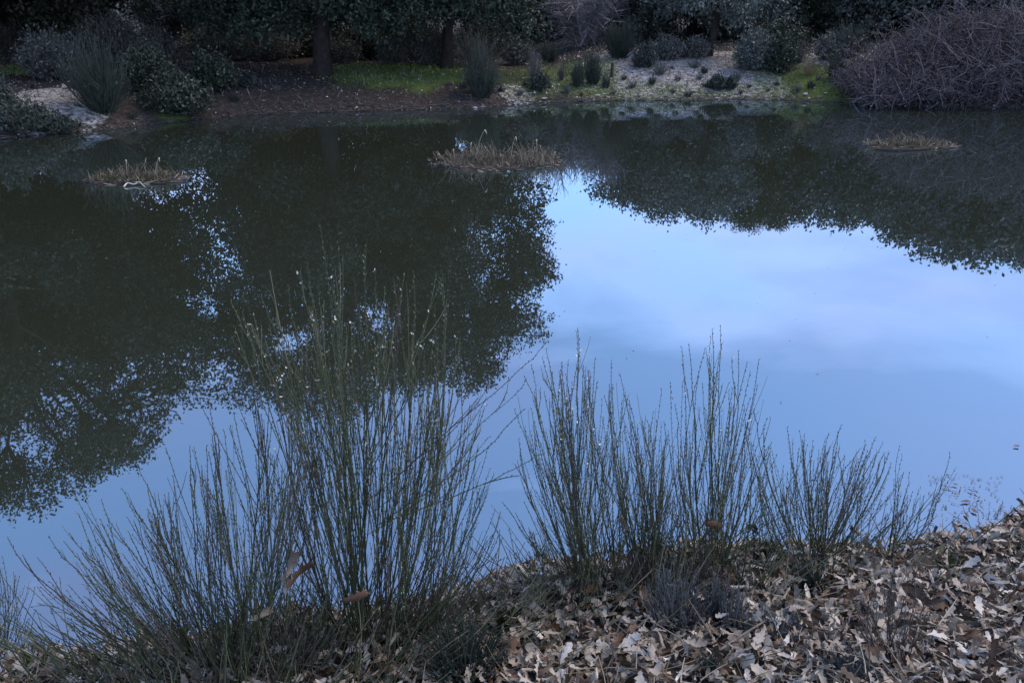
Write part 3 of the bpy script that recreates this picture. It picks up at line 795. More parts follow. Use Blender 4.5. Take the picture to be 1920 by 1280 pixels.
# ------------------------------------------------------------------ islets
def islet(seed, px, py, wpx, dpx, hpx, nst, label, tall=()):
    r = np.random.default_rng(seed)
    c = on_water(px, py); dep = project(c)[2]
    rx = wpx / 2 * dep / F
    ya = on_water(px, py - dpx / 2)[1]; yb = on_water(px, py + dpx / 2)[1]
    ry = abs(ya - yb) / 2
    hh = hpx * dep / F
    e = empty('reed_islet', c, label, 'islet', 'grassy islets in the pond')
    # mud base, a low irregular raft
    na, nr = 48, 7
    V, Qd = [], []
    for k in range(nr + 1):
        f = k / nr
        for j in range(na):
            a = j * 2 * math.pi / na
            w = 1 + .16 * math.sin(3 * a + seed) + .12 * math.sin(7 * a + 2 * seed) + r.normal() * .035
            V.append((math.cos(a) * rx * f * w, math.sin(a) * ry * f * w, .07 * (1 - f ** 3) - .03 * (f > .95) - .012 + r.normal() * .012 * (f < .9)))
    for k in range(nr):
        for j in range(na):
            Qd.append((k * na + j, (k + 1) * na + j, (k + 1) * na + (j + 1) % na, k * na + (j + 1) % na))
    V = np.array(V)
    link('mud_base', make_mesh('mud_base', V, np.array(Qd), M['mud'], {'rnd': r.random(len(V))}, True), e)
    def pts(n, lim=.95):
        a = r.uniform(0, 6.28, n); f = np.sqrt(r.random(n)) * lim
        return np.c_[np.cos(a) * f * rx, np.sin(a) * f * ry, np.full(n, .03)]
    # standing dead stems, clumped
    cl = pts(22, .85)
    st = cl[r.integers(0, 22, nst)] + r.normal(size=(nst, 3)) * np.array([rx * .10, ry * .10, 0])
    st[:, 2] = .02
    ee = np.clip(1 - (st[:, 0] / rx) ** 2, .15, 1)
    hs = hh * (.16 + .95 * r.random(nst) ** 1.8) * (.5 + .5 * ee)
    dv = np.c_[r.normal(size=(nst, 2)) * .22, np.ones(nst)]
    tip = st + dv * hs[:, None]
    bend = tip + np.c_[r.normal(size=(nst, 2)) * .25, -.25 * r.random(nst)] * hs[:, None]
    g = Geo(); g.tubes(bez(st, tip * .6 + st * .4 + np.array([0, 0, .02]), bend, 5), np.linspace(1, .5, 5)[None] * r.uniform(.003, .0065, nst)[:, None], 3)
    tag(link('reed', g.mesh('reed', M['reed']), e), kind='stuff')
    # low matted straw and moss on the raft
    n = 700
    p = pts(n, 1.0); d = np.c_[r.normal(size=(n, 2)), r.random(n) * .7]
    g = Geo(); g.diamonds(p, d, np.c_[r.normal(size=(n, 2)) * .5, np.ones(n)], r.uniform(.06, .22, n), r.uniform(.008, .02, n), r.random(n) ** 1.5)
    tag(link('matted_straw', g.mesh('matted_straw', M['reed']), e), kind='stuff')
    n = 500
    p = pts(n, .8); g = Geo(); g.diamonds(p, np.c_[r.normal(size=(n, 2)) * .6, np.ones(n)], rdir(r, n), r.uniform(.04, .10, n), r.uniform(.01, .02, n))
    tag(link('moss', g.mesh('moss', M['moss']), e), kind='stuff')
    # floating pieces of bark and leaf round the rim
    for k in range(22):
        a = r.uniform(math.pi * .95, math.pi * 2.05)
        p0 = np.array([math.cos(a) * rx * 1.02, math.sin(a) * ry * 1.02, .015]); d = np.array([-math.sin(a) * rx, math.cos(a) * ry, 0]); d = d / np.linalg.norm(d) + r.normal(size=3) * np.array([.3, .3, .12])
        l = r.uniform(.06, .26)
        g = Geo(); g.tubes(np.stack([p0, p0 + d * l * .5, p0 + d * l])[None], np.array([[.009, .011, .005]]), 4, r.random())
        link('bark_strip', g.mesh('bark_strip', M['dead'] if k % 3 else M['straw']), e)
    for tpx, tpy, bpx, curl in tall:
        bp_ = on_water(bpx, py); top = at_depth(tpx, tpy, bp_[1])
        a = (bp_ - c)[None] + np.array([0, 0, .03]); t2 = (top - c)[None]
        P = bez(a, a * .4 + t2 * .6 + np.array([[-.06 * curl, 0, .06]]), t2, 9)
        tipp = t2 + np.array([[.12 * curl, 0, -.06]])
        P2 = bez(t2, t2 + np.array([[.04 * curl, 0, .03]]), tipp, 5)
        g = Geo(); g.tubes(P, np.linspace(.006, .004, 9)[None], 4, .7); g.tubes(P2, np.array([[.008, .012, .014, .010, .004]]), 4, .9)
        link('stalk', g.mesh('stalk', M['straw']), e)
    return e
islet(1, 930, 303, 240, 34, 38, 620, 'largest reed islet in the middle of the pond with tall bent stalks', [(908, 245, 890, .35), (966, 258, 957, .2), (1006, 262, 1007, 0), (884, 268, 880, -.1), (1040, 285, 1036, 0), (850, 280, 852, 0)])
islet(2, 252, 338, 180, 17, 36, 210, 'small reed islet at the left with a bleached branch in front', [(298, 296, 290, 0), (236, 300, 240, 0)])
islet(3, 1703, 274, 165, 13, 24, 230, 'low dark reed islet at the right before the bramble thicket')
c = [on_water(*p) for p in [(232, 352), (240, 348), (252, 349), (262, 347), (272, 352)]]
stick('bleached_branch', [c[0] + [0, 0, .01], c[1] + [0, 0, .05], c[2] + [0, 0, .02], c[3] + [0, 0, .06], c[4] + [0, 0, .01]], .012, .007, M['bleached'], 'whitish crooked branch floating before the left reed islet', 'branch')
c = [on_water(*p) for p in [(1640, 281), (1680, 284), (1740, 281)]]
stick('floating_log', [c[0] + [0, 0, .015], c[1] + [0, 0, .03], c[2] + [0, 0, .015]], .024, .016, M['broom_wood'], 'thin brownish log floating along the front of the right islet', 'log')

# ------------------------------------------------------------------ brooms on the near bank
def broom(seed, base, spread, tips, label, fill=0, env=None, thick=.0034, twigs=9, matn='broom', group='brooms on the near bank', bumps=True, depth_j=.25, name='broom_shrub', budtips=0, lowfuzz=0, arms=()):
    """tips: aimed shoot ends; env: outline from which further shoots are drawn"""
    r = np.random.default_rng(seed)
    B = ground_hit(*base)
    e = empty(name, B, label, 'shrub', group)
    T = [(px, py, 1.0) for px, py in tips]
    if env is not None:
        ex = np.array(env, float)
        for _ in range(fill):
            px = r.uniform(ex[0, 0], ex[-1, 0])
            py = np.interp(px, ex[:, 0], ex[:, 1])
            py = py + (base[1] - py) * abs(r.normal()) * .24
            if py < base[1] - 40: T.append((px, py, .8))
    buds = Geo(); nb = 0
    T = [t_ + (None,) for t_ in T] + [(a_[0], a_[1], 1.0, (a_[2], a_[3])) for a_ in arms]
    for (px, py, wgt, org) in T:
        D = B[1] + r.normal() * depth_j * .6
        tip = at_depth(px, py, D)
        lat = tip[0] - B[0]
        root = B + np.array([np.clip(lat * .16, -spread, spread) + r.normal() * spread * .22, (D - B[1]) * .4, 0])
        root[2] = gz(root[0], root[1]) - .03
        if org is not None:
            root = at_depth(org[0] - 12, org[1] + 70, B[1])
        vec = tip - root; Ln = np.linalg.norm(vec)
        ctrl = root + vec * .5 + np.array([lat * .17, 0, -.05 * Ln]) + r.normal(size=3) * np.array([.05, .05, .02]) * Ln
        if org is not None:
            ctrl = root + vec * .55 + np.array([0, 0, -.07 * Ln])
        K = 14
        P = bez(root[None], ctrl[None], tip[None], K)
        P += np.cumsum(r.normal(size=(1, K, 3)) * .0060, 1) * np.linspace(0, 1, K)[None, :, None]
        g = Geo()
        rt = thick * .54 * wgt * r.uniform(.85, 1.25)
        R = rt * np.linspace(1.5 + .4 * Ln if org is None else 1.0, .5, K)[None]
        g.tubes(P - B, R, 5, r.random() * .6)
        # side shoots, nearly parallel to the leader
        n = max(2, int(twigs * .62 * (.6 + Ln * .55)))
        if org is not None: n = 3
        t0 = .10 + .74 * r.random(n) ** 1.25
        idx = t0 * (K - 1); i0 = idx.astype(int); fr_ = (idx - i0)[:, None]
        a = P[0, i0] * (1 - fr_) + P[0, i0 + 1] * fr_
        tg = unit(P[0, i0 + 1] - P[0, i0])
        dv = unit(tg + r.normal(size=(n, 3)) * np.array([.20, .20, .05]))
        l = Ln * (1 - t0) * r.uniform(.25, .80, n) + .05
        tp = a + dv * l[:, None] * np.array([.72, .8, 1]) + np.array([0, 0, .13]) * l[:, None]
        # keep shoots under the outline of the leader's tip
        tp[:, 2] = np.minimum(tp[:, 2], tip[2] - r.uniform(0, .10, n) * Ln)
        K2 = 9
        P2 = bez(a, a + dv * l[:, None] * .45 + r.normal(size=(n, 3)) * np.array([.012, .012, 0]), tp, K2)
        R2 = rt * np.linspace(.95, .5, K2)[None] * np.ones((n, 1))
        g.tubes(P2 - B, R2, 4)
        # second order shoots
        n3 = n
        j = r.integers(0, n, n3); k3 = r.integers(1, K2 - 2, n3)
        a3 = P2[j, k3]; tg3 = unit(P2[j, k3 + 1] - P2[j, k3])
        d3 = unit(tg3 + r.normal(size=(n3, 3)) * np.array([.2, .2, .05]))
        l3 = l[j] * r.uniform(.2, .55, n3)
        P3 = bez(a3, a3 + d3 * l3[:, None] * .5, a3 + d3 * l3[:, None] * np.array([.8, .85, 1]) + np.array([0, 0, .10]) * l3[:, None], 5)
        g.tubes(P3 - B, rt * np.linspace(.7, .45, 5)[None] * np.ones((n3, 1)), 3)
        if bumps:
            # little alternate leaf buds that make the shoots look knotted
            def knots(PP, rr, step):
                L_ = np.linalg.norm(PP[:, -1] - PP[:, 0], axis=1)
                for q_ in range(len(PP)):
                    m = int(L_[q_] * .75 / step)
                    if m < 1: continue
                    tt = np.linspace(.25, .995, m) * (PP.shape[1] - 1); i_ = np.minimum(tt.astype(int), PP.shape[1] - 2); f_ = (tt - i_)[:, None]
                    p = PP[q_, i_] * (1 - f_) + PP[q_, i_ + 1] * f_
                    tgt = unit(PP[q_, i_ + 1] - PP[q_, i_])
                    sd_ = unit(np.cross(tgt, rdir(r, m)))
                    g.diamonds(p - B, tgt + sd_ * .55, sd_, r.uniform(.010, .017, m), .0048, r.uniform(.45, 1, m), .15)
            knots(P, rt, .017); knots(P2, rt, .019)
        link('stem', g.mesh('stem', M[matn] if r.random() > .16 else M['dead']), e)
        if budtips and py < budtips:
            m = 3
            allp = np.concatenate([P2[:, 5:].reshape(-1, 3), P[0, 9:]])
            p = allp[r.integers(0, len(allp), m)]
            buds.diamonds(p - B, unit(rdir(r, m) + np.array([0, 0, .6])), rdir(r, m), r.uniform(.009, .014, m), .0065); nb += m
            buds.diamonds(p - B, unit(rdir(r, m) + np.array([0, 0, .6])), rdir(r, m), r.uniform(.009, .014, m), .0065)
    if nb:
        tag(link('flower_bud', buds.mesh('flower_bud', M['bud']), e), kind='stuff')
    if lowfuzz:
        # short dense lower growth
        g = Geo(); n = lowfuzz
        a = B + np.c_[r.normal(size=n) * spread * 1.5, r.normal(size=n) * .16, np.zeros(n)]
        a[:, 2] = gz(a[:, 0], a[:, 1]) + r.random(n) * .1
        d = unit(np.c_[(a[:, 0] - B[0]) * 1.2 + r.normal(size=n) * .25, r.normal(size=n) * .25, np.full(n, 1.0)])
        l = r.uniform(.10, .36, n)[:, None]
        g.tubes(bez(a, a + d * l * .5 + r.normal(size=a.shape) * .015, a + d * l, 5) - B, thick * np.linspace(.8, .4, 5)[None] * np.ones((n, 1)), 3)
        m = n * 6
        j = r.integers(0, n, m); f_ = r.random((m, 1))
        g.diamonds(a[j] + d[j] * l[j] * f_ - B, unit(d[j] + rdir(r, m) * .6), rdir(r, m), r.uniform(.010, .02, m), .004)
        tag(link('low_growth', g.mesh('low_growth', M[matn]), e), kind='stuff')
    return e

broom(1, (430, 1262), .34,
      [(30, 1018), (82, 995), (130, 905), (205, 935), (222, 902), (272, 885), (292, 910), (355, 862), (388, 815), (410, 765), (430, 790), (456, 732), (110, 1080), (60, 1110), (165, 980), (320, 930), (480, 720)],
      'wide spreading broom at the lower left whose outer shoots arch over the water', 30, [(90, 1050), (160, 985), (222, 930), (300, 905), (360, 860), (410, 800), (460, 750), (540, 730), (620, 760), (680, 820)], thick=.0033, twigs=10, lowfuzz=640)
broom(2, (672, 1205), .26,
      [(590, 408), (694, 430), (560, 500), (452, 592), (517, 540), (612, 520), (665, 470), (725, 560), (770, 515), (790, 512), (806, 532), (838, 522), (835, 568), (546, 560), (640, 600), (480, 600), (700, 600), (740, 590)],
      'tallest broom with white buds on its top shoots left of the centre', 16, [(470, 760), (530, 640), (580, 520), (620, 500), (690, 480), (740, 540), (800, 560), (840, 620), (850, 720)], thick=.0036, twigs=8, budtips=640, lowfuzz=160,
      arms=[(1000, 616, 715, 860), (979, 686, 712, 890), (980, 780, 730, 905), (1003, 850, 722, 912), (925, 838, 705, 930), (452, 592, 585, 780), (838, 522, 700, 800), (835, 568, 705, 820), (770, 515, 690, 760), (560, 500, 650, 760), (517, 540, 640, 780), (480, 600, 640, 800)])
broom(3, (735, 1195), .22,
      [(948, 886), (940, 965), (930, 1000), (870, 640), (830, 690), (905, 770), (860, 760), (912, 1010)],
      'lower broom leaning right against the tallest one, over the bare bank edge', 14, [(720, 700), (800, 690), (850, 730), (900, 800), (940, 900), (935, 1000)], thick=.0033, twigs=8, lowfuzz=120)
broom(4, (1130, 1105), .24,
      [(1076, 602), (1022, 650), (1003, 678), (987, 706), (983, 765), (1062, 690), (1070, 660), (1090, 690), (1121, 675), (1118, 730), (985, 825), (960, 945), (985, 985), (1000, 930), (1055, 720), (1100, 720), (1045, 700)],
      'middle broom with a tight bundle of upright shoots right of the centre', 22, [(970, 960), (990, 800), (1020, 720), (1070, 680), (1120, 720), (1160, 820), (1180, 900)], thick=.0031, twigs=8, budtips=760, lowfuzz=220)
broom(5, (1225, 1085), .18,
      [(1156, 668), (1167, 695), (1150, 705), (1141, 735), (1189, 757), (1198, 770), (1212, 780), (1228, 785), (1238, 788), (1250, 830), (1170, 780)],
      'shorter broom standing between the middle broom and the tall forked one', 20, [(1140, 820), (1160, 760), (1200, 780), (1240, 800), (1265, 870), (1285, 930)], thick=.0029, twigs=7, lowfuzz=90)
broom(6, (1345, 1080), .16,
      [(1286, 636), (1293, 652), (1314, 676), (1340, 618), (1365, 622), (1337, 678), (1394, 652), (1411, 656), (1282, 745), (1333, 710), (1390, 690), (1302, 700), (1350, 690), (1425, 825), (1405, 790), (1272, 850)],
      'slender broom with tall parted shoots like a fork right of the middle broom', 18, [(1265, 900), (1290, 760), (1330, 720), (1380, 720), (1410, 800), (1440, 900)], thick=.0030, twigs=6, budtips=740, lowfuzz=40)
broom(7, (1535, 1062), .26,
      [(1421, 766), (1412, 840), (1477, 808), (1490, 818), (1508, 815), (1517, 822), (1540, 815), (1543, 828), (1568, 798), (1588, 820), (1640, 818), (1632, 820), (1650, 828), (1612, 840), (1605, 850), (1558, 835), (1405, 845), (1442, 850), (1682, 845)],
      'low wide broom on the right between the forked broom and the thin rightmost one', 26, [(1420, 920), (1450, 850), (1500, 840), (1570, 830), (1640, 840), (1670, 900)], thick=.0030, twigs=7, lowfuzz=120)
broom(8, (1672, 1046), .07,
      [(1797, 852), (1778, 880), (1745, 915), (1760, 940), (1700, 890), (1693, 880), (1681, 845), (1730, 930), (1684, 950), (1660, 960)],
      'thin rightmost broom with long shoots bending to the right over the inlet', 4, [(1660, 960), (1700, 900), (1750, 930)], thick=.0027, twigs=4, depth_j=.12)
broom(9, (-45, 1240), .12, [(12, 1030), (42, 1075), (60, 1112), (70, 1140), (20, 1090), (-30, 1000), (5, 1150)], 'broom mostly outside the left edge with a few tips in view', 8, [(-80, 1050), (0, 1060), (50, 1120)], thick=.003, twigs=4)
broom(10, (1690, 1235), .10, [(1590, 1090), (1620, 1060), (1640, 1085), (1680, 1050), (1700, 1062), (1730, 1075), (1750, 1060), (1660, 1100), (1605, 1130), (1755, 1110), (1676, 1030)],
      'dead brown leafless bush standing in the leaves at the lower right', 14, [(1580, 1140), (1640, 1090), (1700, 1075), (1760, 1110)], thick=.0026, twigs=5, matn='dead', group=None, bumps=False, depth_j=.12, name='dead_shrub')

# low heath plants
def heath(seed, base, wpx, hpx, matn, label, n=160, name='heath_plant', stem_n=7, thick=.0022, group='low plants on the near bank', curl=.2):
    r = np.random.default_rng(seed)
    B = ground_hit(*base); dep = project(B)[2]
    w, h = wpx * dep / F, hpx * dep / F
    e = empty(name, B, label, 'plant', group)
    for k in range(stem_n):
        g = Geo()
        m = max(4, n // stem_n)
        az = r.uniform(0, 6.28, m); s = np.sqrt(r.random(m))
        tip = np.c_[np.cos(az) * s * w / 2, np.sin(az) * s * w / 2, h * (1 - .4 * s ** 2) * r.uniform(.5, 1.05, m)]
        a = tip * np.array([.3, .3, 0]) - np.array([0, 0, .02])
        P = bez(a, (a + tip) / 2 + r.normal(size=(m, 3)) * h * .06, tip, 6)
        g.tubes(P, thick * np.linspace(1, .5, 6)[None] * np.ones((m, 1)), 4)
        q_ = m * 22
        j = r.integers(0, m, q_); kk = r.integers(1, 5, q_); f_ = r.random((q_, 1))
        p = P[j, kk] * (1 - f_) + P[j, kk + 1] * f_
        g.diamonds(p, unit(unit(P[j, kk + 1] - P[j, kk]) + rdir(r, q_) * .7), rdir(r, q_), r.uniform(.008, .018, q_), .0035)
        link('stem', g.mesh('stem', M[matn]), e)
    return e
heath(1, (1265, 1180), 130, 150, 'heath', 'grey lavender like plant among the leaves below the middle broom', 130)
heath(2, (1340, 1165), 60, 120, 'heath', 'upright grey plant just right of the lavender like one', 70)
heath(3, (1375, 1185), 70, 110, 'heath', 'grey plant leaning left of the rust leaves on the slope', 60)
heath(4, (1512, 1120), 70, 90, 'darkheath', 'dark green little plant under the low wide broom', 90)
heath(5, (870, 1268), 170, 130, 'darkheath', 'dark green bushy plant cut by the bottom edge, right of the big brooms', 260)
heath(6, (955, 1178), 55, 50, 'moss', 'small bright green tuft in the leaves right of the big brooms', 70)
heath(7, (1430, 1052), 90, 32, 'moss', 'green mossy cushion on the bank edge between the forked and the low wide broom', 260, 'moss_cushion')
heath(8, (1590, 1275), 150, 45, 'heath', 'low grey twiggy mat at the bottom edge', 150)
heath(9, (60, 1262), 80, 60, 'moss', 'green weed at the lower left corner', 60)
heath(10, (1330, 1270), 50, 70, 'darkheath', 'small dark sprig at the bottom edge right of the centre', 40)
heath(11, (1000, 1062), 60, 60, 'darkheath', 'thin dark sprig on the bank edge left of the middle broom', 22)
heath(12, (1780, 1075), 70, 45, 'moss', 'low green weed on the bare soil near the inlet', 40)
heath(13, (1870, 965), 90, 40, 'straw', 'pale grass on the shore by the right edge', 50)
heath(14, (1600, 1040), 60, 55, 'moss', 'green shoots at the foot of the low wide broom', 60)

# ------------------------------------------------------------------ fallen oak leaves
PROF = np.array([.05, .40, .24, .80, .40, 1.0, .42, .66, .0])
def leaf_geo(n, r, ln, wd, curl, bend):
    """(n,33,3) local leaves: midrib along x, lobed both sides; 40 triangles each as 20 quads"""
    K = len(PROF)
    u = np.linspace(0, 1, K)
    shift = np.where(np.arange(K) % 2 == 1, .06, 0.0)
    uu = u[None] + r.normal(size=(n, K)) * .008
    SM = np.array([.04, .30, .58, .80, .92, .95, .80, .48, .0])
    mm_ = np.where(r.random(n) < .13, r.uniform(.6, 1, n), r.uniform(0, .22, n))[:, None]
    half0 = PROF[None] * (1 - mm_) + SM[None] * mm_
    V = np.zeros((n, K, 3, 3))
    for s_, sg in ((0, -1), (1, 0), (2, 1)):
        half = half0 * r.uniform(.55, 1.2, (n, K)) * wd[:, None] / 2 * np.where(mm_ > .5, .7, 1)
        v = half * sg
        k = curl[:, None] / np.maximum(wd[:, None], 1e-6) * 2
        ang = k * np.abs(v)
        yy = np.where(np.abs(k) > 1e-3, np.sin(ang) / np.where(np.abs(k) < 1e-3, 1, k), np.abs(v)) * np.sign(v)
        zz = np.where(np.abs(k) > 1e-3, (1 - np.cos(ang)) / np.where(np.abs(k) < 1e-3, 1, k), 0)
        V[:, :, s_, 0] = (uu + (shift if sg else 0)) * ln[:, None]
        V[:, :, s_, 1] = yy
        V[:, :, s_, 2] = zz + r.normal(size=(n, K)) * .03 * wd[:, None] * (sg != 0)
    # bend along the length
    kb = bend[:, None, None]
    x = V[..., 0] - ln[:, None, None] * .5
    a = x / ln[:, None, None] * kb
    rad = ln[:, None, None] / np.where(np.abs(kb) < 1e-3, 1e-3, kb)
    X_ = np.sin(a) * (rad - V[..., 2]); Z_ = rad - np.cos(a) * (rad - V[..., 2])
    V[..., 0] = X_; V[..., 2] = Z_
    i = np.arange(K - 1)[:, None] * 3 + np.arange(2)[None]
    Qd = np.stack([i, i + 3, i + 4, i + 1], -1).reshape(-1, 4)
    return V.reshape(n, K * 3, 3), Qd
def rots(r, n, tilt):
    yaw = r.uniform(0, 2 * math.pi, n); ax = r.uniform(0, 2 * math.pi, n); tl = np.abs(r.normal(size=n)) * tilt
    tl = np.where(r.random(n) < .35, math.pi - tl, tl)
    c, s_ = np.cos(yaw), np.sin(yaw)
    Rz = np.zeros((n, 3, 3)); Rz[:, 0, 0] = c; Rz[:, 0, 1] = -s_; Rz[:, 1, 0] = s_; Rz[:, 1, 1] = c; Rz[:, 2, 2] = 1
    k = np.stack([np.cos(ax), np.sin(ax), np.zeros(n)], -1)
    Kx = np.zeros((n, 3, 3)); Kx[:, 0, 2] = k[:, 1]; Kx[:, 1, 2] = -k[:, 0]; Kx[:, 2, 0] = -k[:, 1]; Kx[:, 2, 1] = k[:, 0]
    Rt = np.eye(3)[None] + np.sin(tl)[:, None, None] * Kx + (1 - np.cos(tl))[:, None, None] * (Kx @ Kx)
    return Rt @ Rz

r = np.random.default_rng(76)
n = 16000
x = r.uniform(-4.2, 5.6, n); y = r.uniform(1.2, 6.4, n); k_ = (y_near(x) - y) > -.02; x, y = x[k_], y[k_]; n = len(x)
g = Geo()
g.diamonds(np.stack([x, y, gz(x, y) + r.random(n) * .03], -1), np.c_[r.normal(size=(n, 2)), r.normal(size=n) * .6], np.c_[r.normal(size=(n, 2)) * .7, np.ones(n)], r.uniform(.015, .05, n), r.uniform(.006, .025, n), r.random(n) ** .9, .25)
tag(link('leaf_fragments', g.mesh('leaf_fragments', M['litter'])), 'crumbled leaf fragments between the fallen leaves of the near bank', 'leaf litter', kind='stuff')
r = np.random.default_rng(77)
n = 68000
x = r.uniform(-4.2, 5.6, n); y = r.uniform(1.2, 6.4, n)
s = y_near(x) - y
ppx, ppy, pdep = project(np.stack([x, y, gz(x, y)], -1))
bare = 1 - .85 * (np.exp(-(((ppx - 1790) / 130) ** 2 + ((ppy - 1060) / 28) ** 2)))      # a patch of bare earth by the inlet
keep = (s > -.02) & (ppx > -260) & (ppx < 2180) & (ppy < 1420) & (r.random(n) < bare)
x, y = x[keep], y[keep]; n = len(x)
z = gz(x, y)
hz = r.random(n) ** 1.5 * .075
ln = .034 + .072 * r.random(n) ** 1.3; wd = ln * r.uniform(.40, .68, n)
curl = r.normal(size=n) * 1.9 + 1.0; bend = r.normal(size=n) * 1.7
rnd = np.clip(r.beta(1.9, 1.6, n) * .95 + .08 * r.normal(size=n), 0, 1)
ppx, ppy, pdep = project(np.stack([x, y, z], -1))
score = ln / pdep + hz * .9
score[(ppx < 20) | (ppx > 1900) | (ppy > 1270) | (ppy < 900)] = -1
# behind the big brooms nothing shows
order = np.argsort(-score)
single = order[:300]
rest = np.ones(n, bool); rest[single] = False
V, Qd = leaf_geo(n, r, ln, wd, curl, bend)
Rm = rots(r, n, .8)
# lie on the slope
V = np.einsum('nij,nkj->nki', Rm, V)
Vs = V[rest] + np.stack([x, y, z + hz + .012], -1)[rest][:, None]
Vs[..., 2] = np.maximum(Vs[..., 2], gz(x, y)[rest][:, None] - .015)
k = Vs.shape[1]
QQ = (Qd[None] + np.arange(len(Vs))[:, None, None] * k).reshape(-1, 4)
tag(link('leaf_litter', make_mesh('leaf_litter', Vs.reshape(-1, 3), QQ, M['litter'], {'rnd': np.repeat(rnd[rest], k)})), 'carpet of dry fallen oak leaves over the near bank', 'leaf litter', kind='stuff')
KINDS = [(.0, .3, 'rust brown lobed oak leaf fallen among paler ones on the near bank', 'rust brown fallen oak leaves'),
         (.3, .62, 'tan lobed oak leaf lying dry in the litter of the near bank', 'tan fallen oak leaves'),
         (.62, 1.01, 'pale greyish lobed oak leaf lying dry on the near bank', 'pale fallen oak leaves')]
shapes = {}
for kk in range(3):
    for q_ in range(7):
        m = 1
        lv, _ = leaf_geo(1, r, np.array([1.0]), np.array([r.uniform(.46, .66)]), np.array([r.normal() * 1.6 + 1.0]), np.array([r.normal() * 1.4]))
        v = [r.uniform(.05, .25), r.uniform(.32, .6), r.uniform(.64, .95)][kk]
        shapes[kk, q_] = make_mesh('fallen_leaf', lv[0], Qd, M['litter'], {'rnd': np.full(lv.shape[1], v)})
for i in single:
    kk = 0 if rnd[i] < .3 else 1 if rnd[i] < .62 else 2
    o = link('fallen_leaf', shapes[kk, int(r.integers(0, 7))])
    mw = Matrix(Rm[i].tolist()).to_4x4() @ Matrix.Scale(ln[i], 4)
    mw.translation = Vector((x[i], y[i], z[i] + hz[i] + .02))
    o.matrix_world = mw
    tag(o, KINDS[kk][2], 'leaf', KINDS[kk][3])

# leaves caught in the brooms
caught_shapes = {}
for kk in range(3):
    for q_ in range(7):
        lv, _ = leaf_geo(1, r, np.array([1.0]), np.array([.58]), np.array([r.uniform(1.4, 2.4) * r.choice([-1, 1])]), np.array([r.uniform(.8, 1.6) * r.choice([-1, 1])]))
        caught_shapes[kk, q_] = make_mesh('caught_leaf', lv[0], Qd, M['litter'], {'rnd': np.full(lv.shape[1], [.12, .4, .7][kk])})
def caught(px, py, D, size, kk, rot, label, q_=0):
    p = at_depth(px, py, D)
    o = link('caught_leaf', caught_shapes[kk, q_])
    o.scale = (size,) * 3; o.rotation_euler = rot; o.location = p
    tag(o, label, 'leaf')
Bx = ground_hit(560, 1230)[1]
caught(548, 1052, Bx - .25, .115, 1, (1.3, -1.2, .2), 'big tan oak leaf standing upright in the wide broom at the lower left', 0)
caught(562, 1075, Bx - .22, .12, 0, (1.5, -.6, .5), 'brown oak leaf tucked just under the upright tan one', 1)
caught(538, 1088, Bx - .2, .11, 2, (1.2, -1.5, .1), 'pale oak leaf hanging below the upright tan one', 2)
caught(665, 1120, Bx - .15, .11, 0, (1.1, -.1, .35), 'curled brown oak leaf caught between the wide and the tallest broom', 3)
caught(492, 1150, Bx - .2, .10, 1, (.9, .2, 1.0), 'tan oak leaf low in the wide broom', 4)
caught(1342, 985, ground_hit(1345, 1080)[1] - .05, .12, 0, (1.2, .4, .3), 'rust oak leaf caught low in the slender forked broom', 4)
caught(1168, 978, ground_hit(1170, 1090)[1] - .05, .10, 1, (1.3, 1.0, .3), 'tan oak leaf caught in the middle broom', 5)
caught(1600, 990, ground_hit(1535, 1062)[1] - .05, .10, 0, (1.2, .9, .3), 'brown oak leaf caught in the low wide broom', 5)
caught(1020, 1085, ground_hit(1020, 1100)[1], .13, 1, (1.0, .4, .2), 'curled tan oak leaf on the bank edge left of the middle broom', 6)

# thin dry stalks, twigs on the litter
TW_ = [((1144, 1172), (1222, 1069), .0024, 'long straw coloured stalk slanting across the foot of the middle broom', 'straw'),
       ((1134, 1284), (1172, 1205), .002, 'pale dry stalk rising from the bottom edge', 'straw'),
       ((1270, 1300), (1480, 1160), .006, 'lichened twig slanting at the bottom right of the centre', 'pale_bark'),
       ((1290, 1230), (1420, 1180), .005, 'thin grey twig lying on the leaves under the grey plants', 'dead'),
       ((1180, 1070), (1260, 1020), .0045, 'pale bent twig at the foot of the short middle broom', 'pale_bark'),
       ((880, 1090), (990, 1050), .004, 'dark thin twig sticking out over the water left of the middle broom', 'broom_wood'),
       ((1790, 1105), (1860, 1085), .006, 'short dark stick on the bare earth by the inlet', 'broom_wood'),
       ((1850, 1230), (1925, 1290), .007, 'grey stick in the lower right corner', 'dead'),
       ((1690, 1040), (1770, 1015), .012, 'dark wet branch along the edge of the inlet', 'broom_wood')]
for a, b_, th, lab, mm in TW_:
    A, Bq = ground_hit(*a), ground_hit(*b_)
    A = A + [0, 0, .06]
    if 'stalk' in lab or 'sticking' in lab:
        D = A[1]
        Bq = at_depth(b_[0], b_[1], D + .05)
    else:
        Bq = Bq + [0, 0, .07]
    mid = (A + Bq) / 2 + r.normal(size=3) * np.array([.02, .01, .012])
    stick('dry_stalk' if 'stalk' in lab else 'fallen_twig', [A, mid, Bq], th, th * .6, M[mm], lab, 'stalk' if 'stalk' in lab else 'twig', sides=5)
# seed head
q = ground_hit(1412, 1062)
e = empty('seed_head', q, 'single dark dry seed head between the forked and the low wide broom', 'plant')
top = at_depth(1412, 992, q[1]) - q
g = Geo(); g.tubes(bez(np.zeros((1, 3)), top[None] * .5 + np.array([[.01, 0, 0]]), top[None], 6), np.linspace(.004, .003, 6)[None], 5); link('stem', g.mesh('stem', M['broom_wood']), e)
g = Geo(); m = 60; d = rdir(r, m); g.diamonds(top + d * .008, d + np.array([0, 0, .4]), rdir(r, m), r.uniform(.015, .03, m), .010); link('head', g.mesh('head', M['broom_wood']), e)

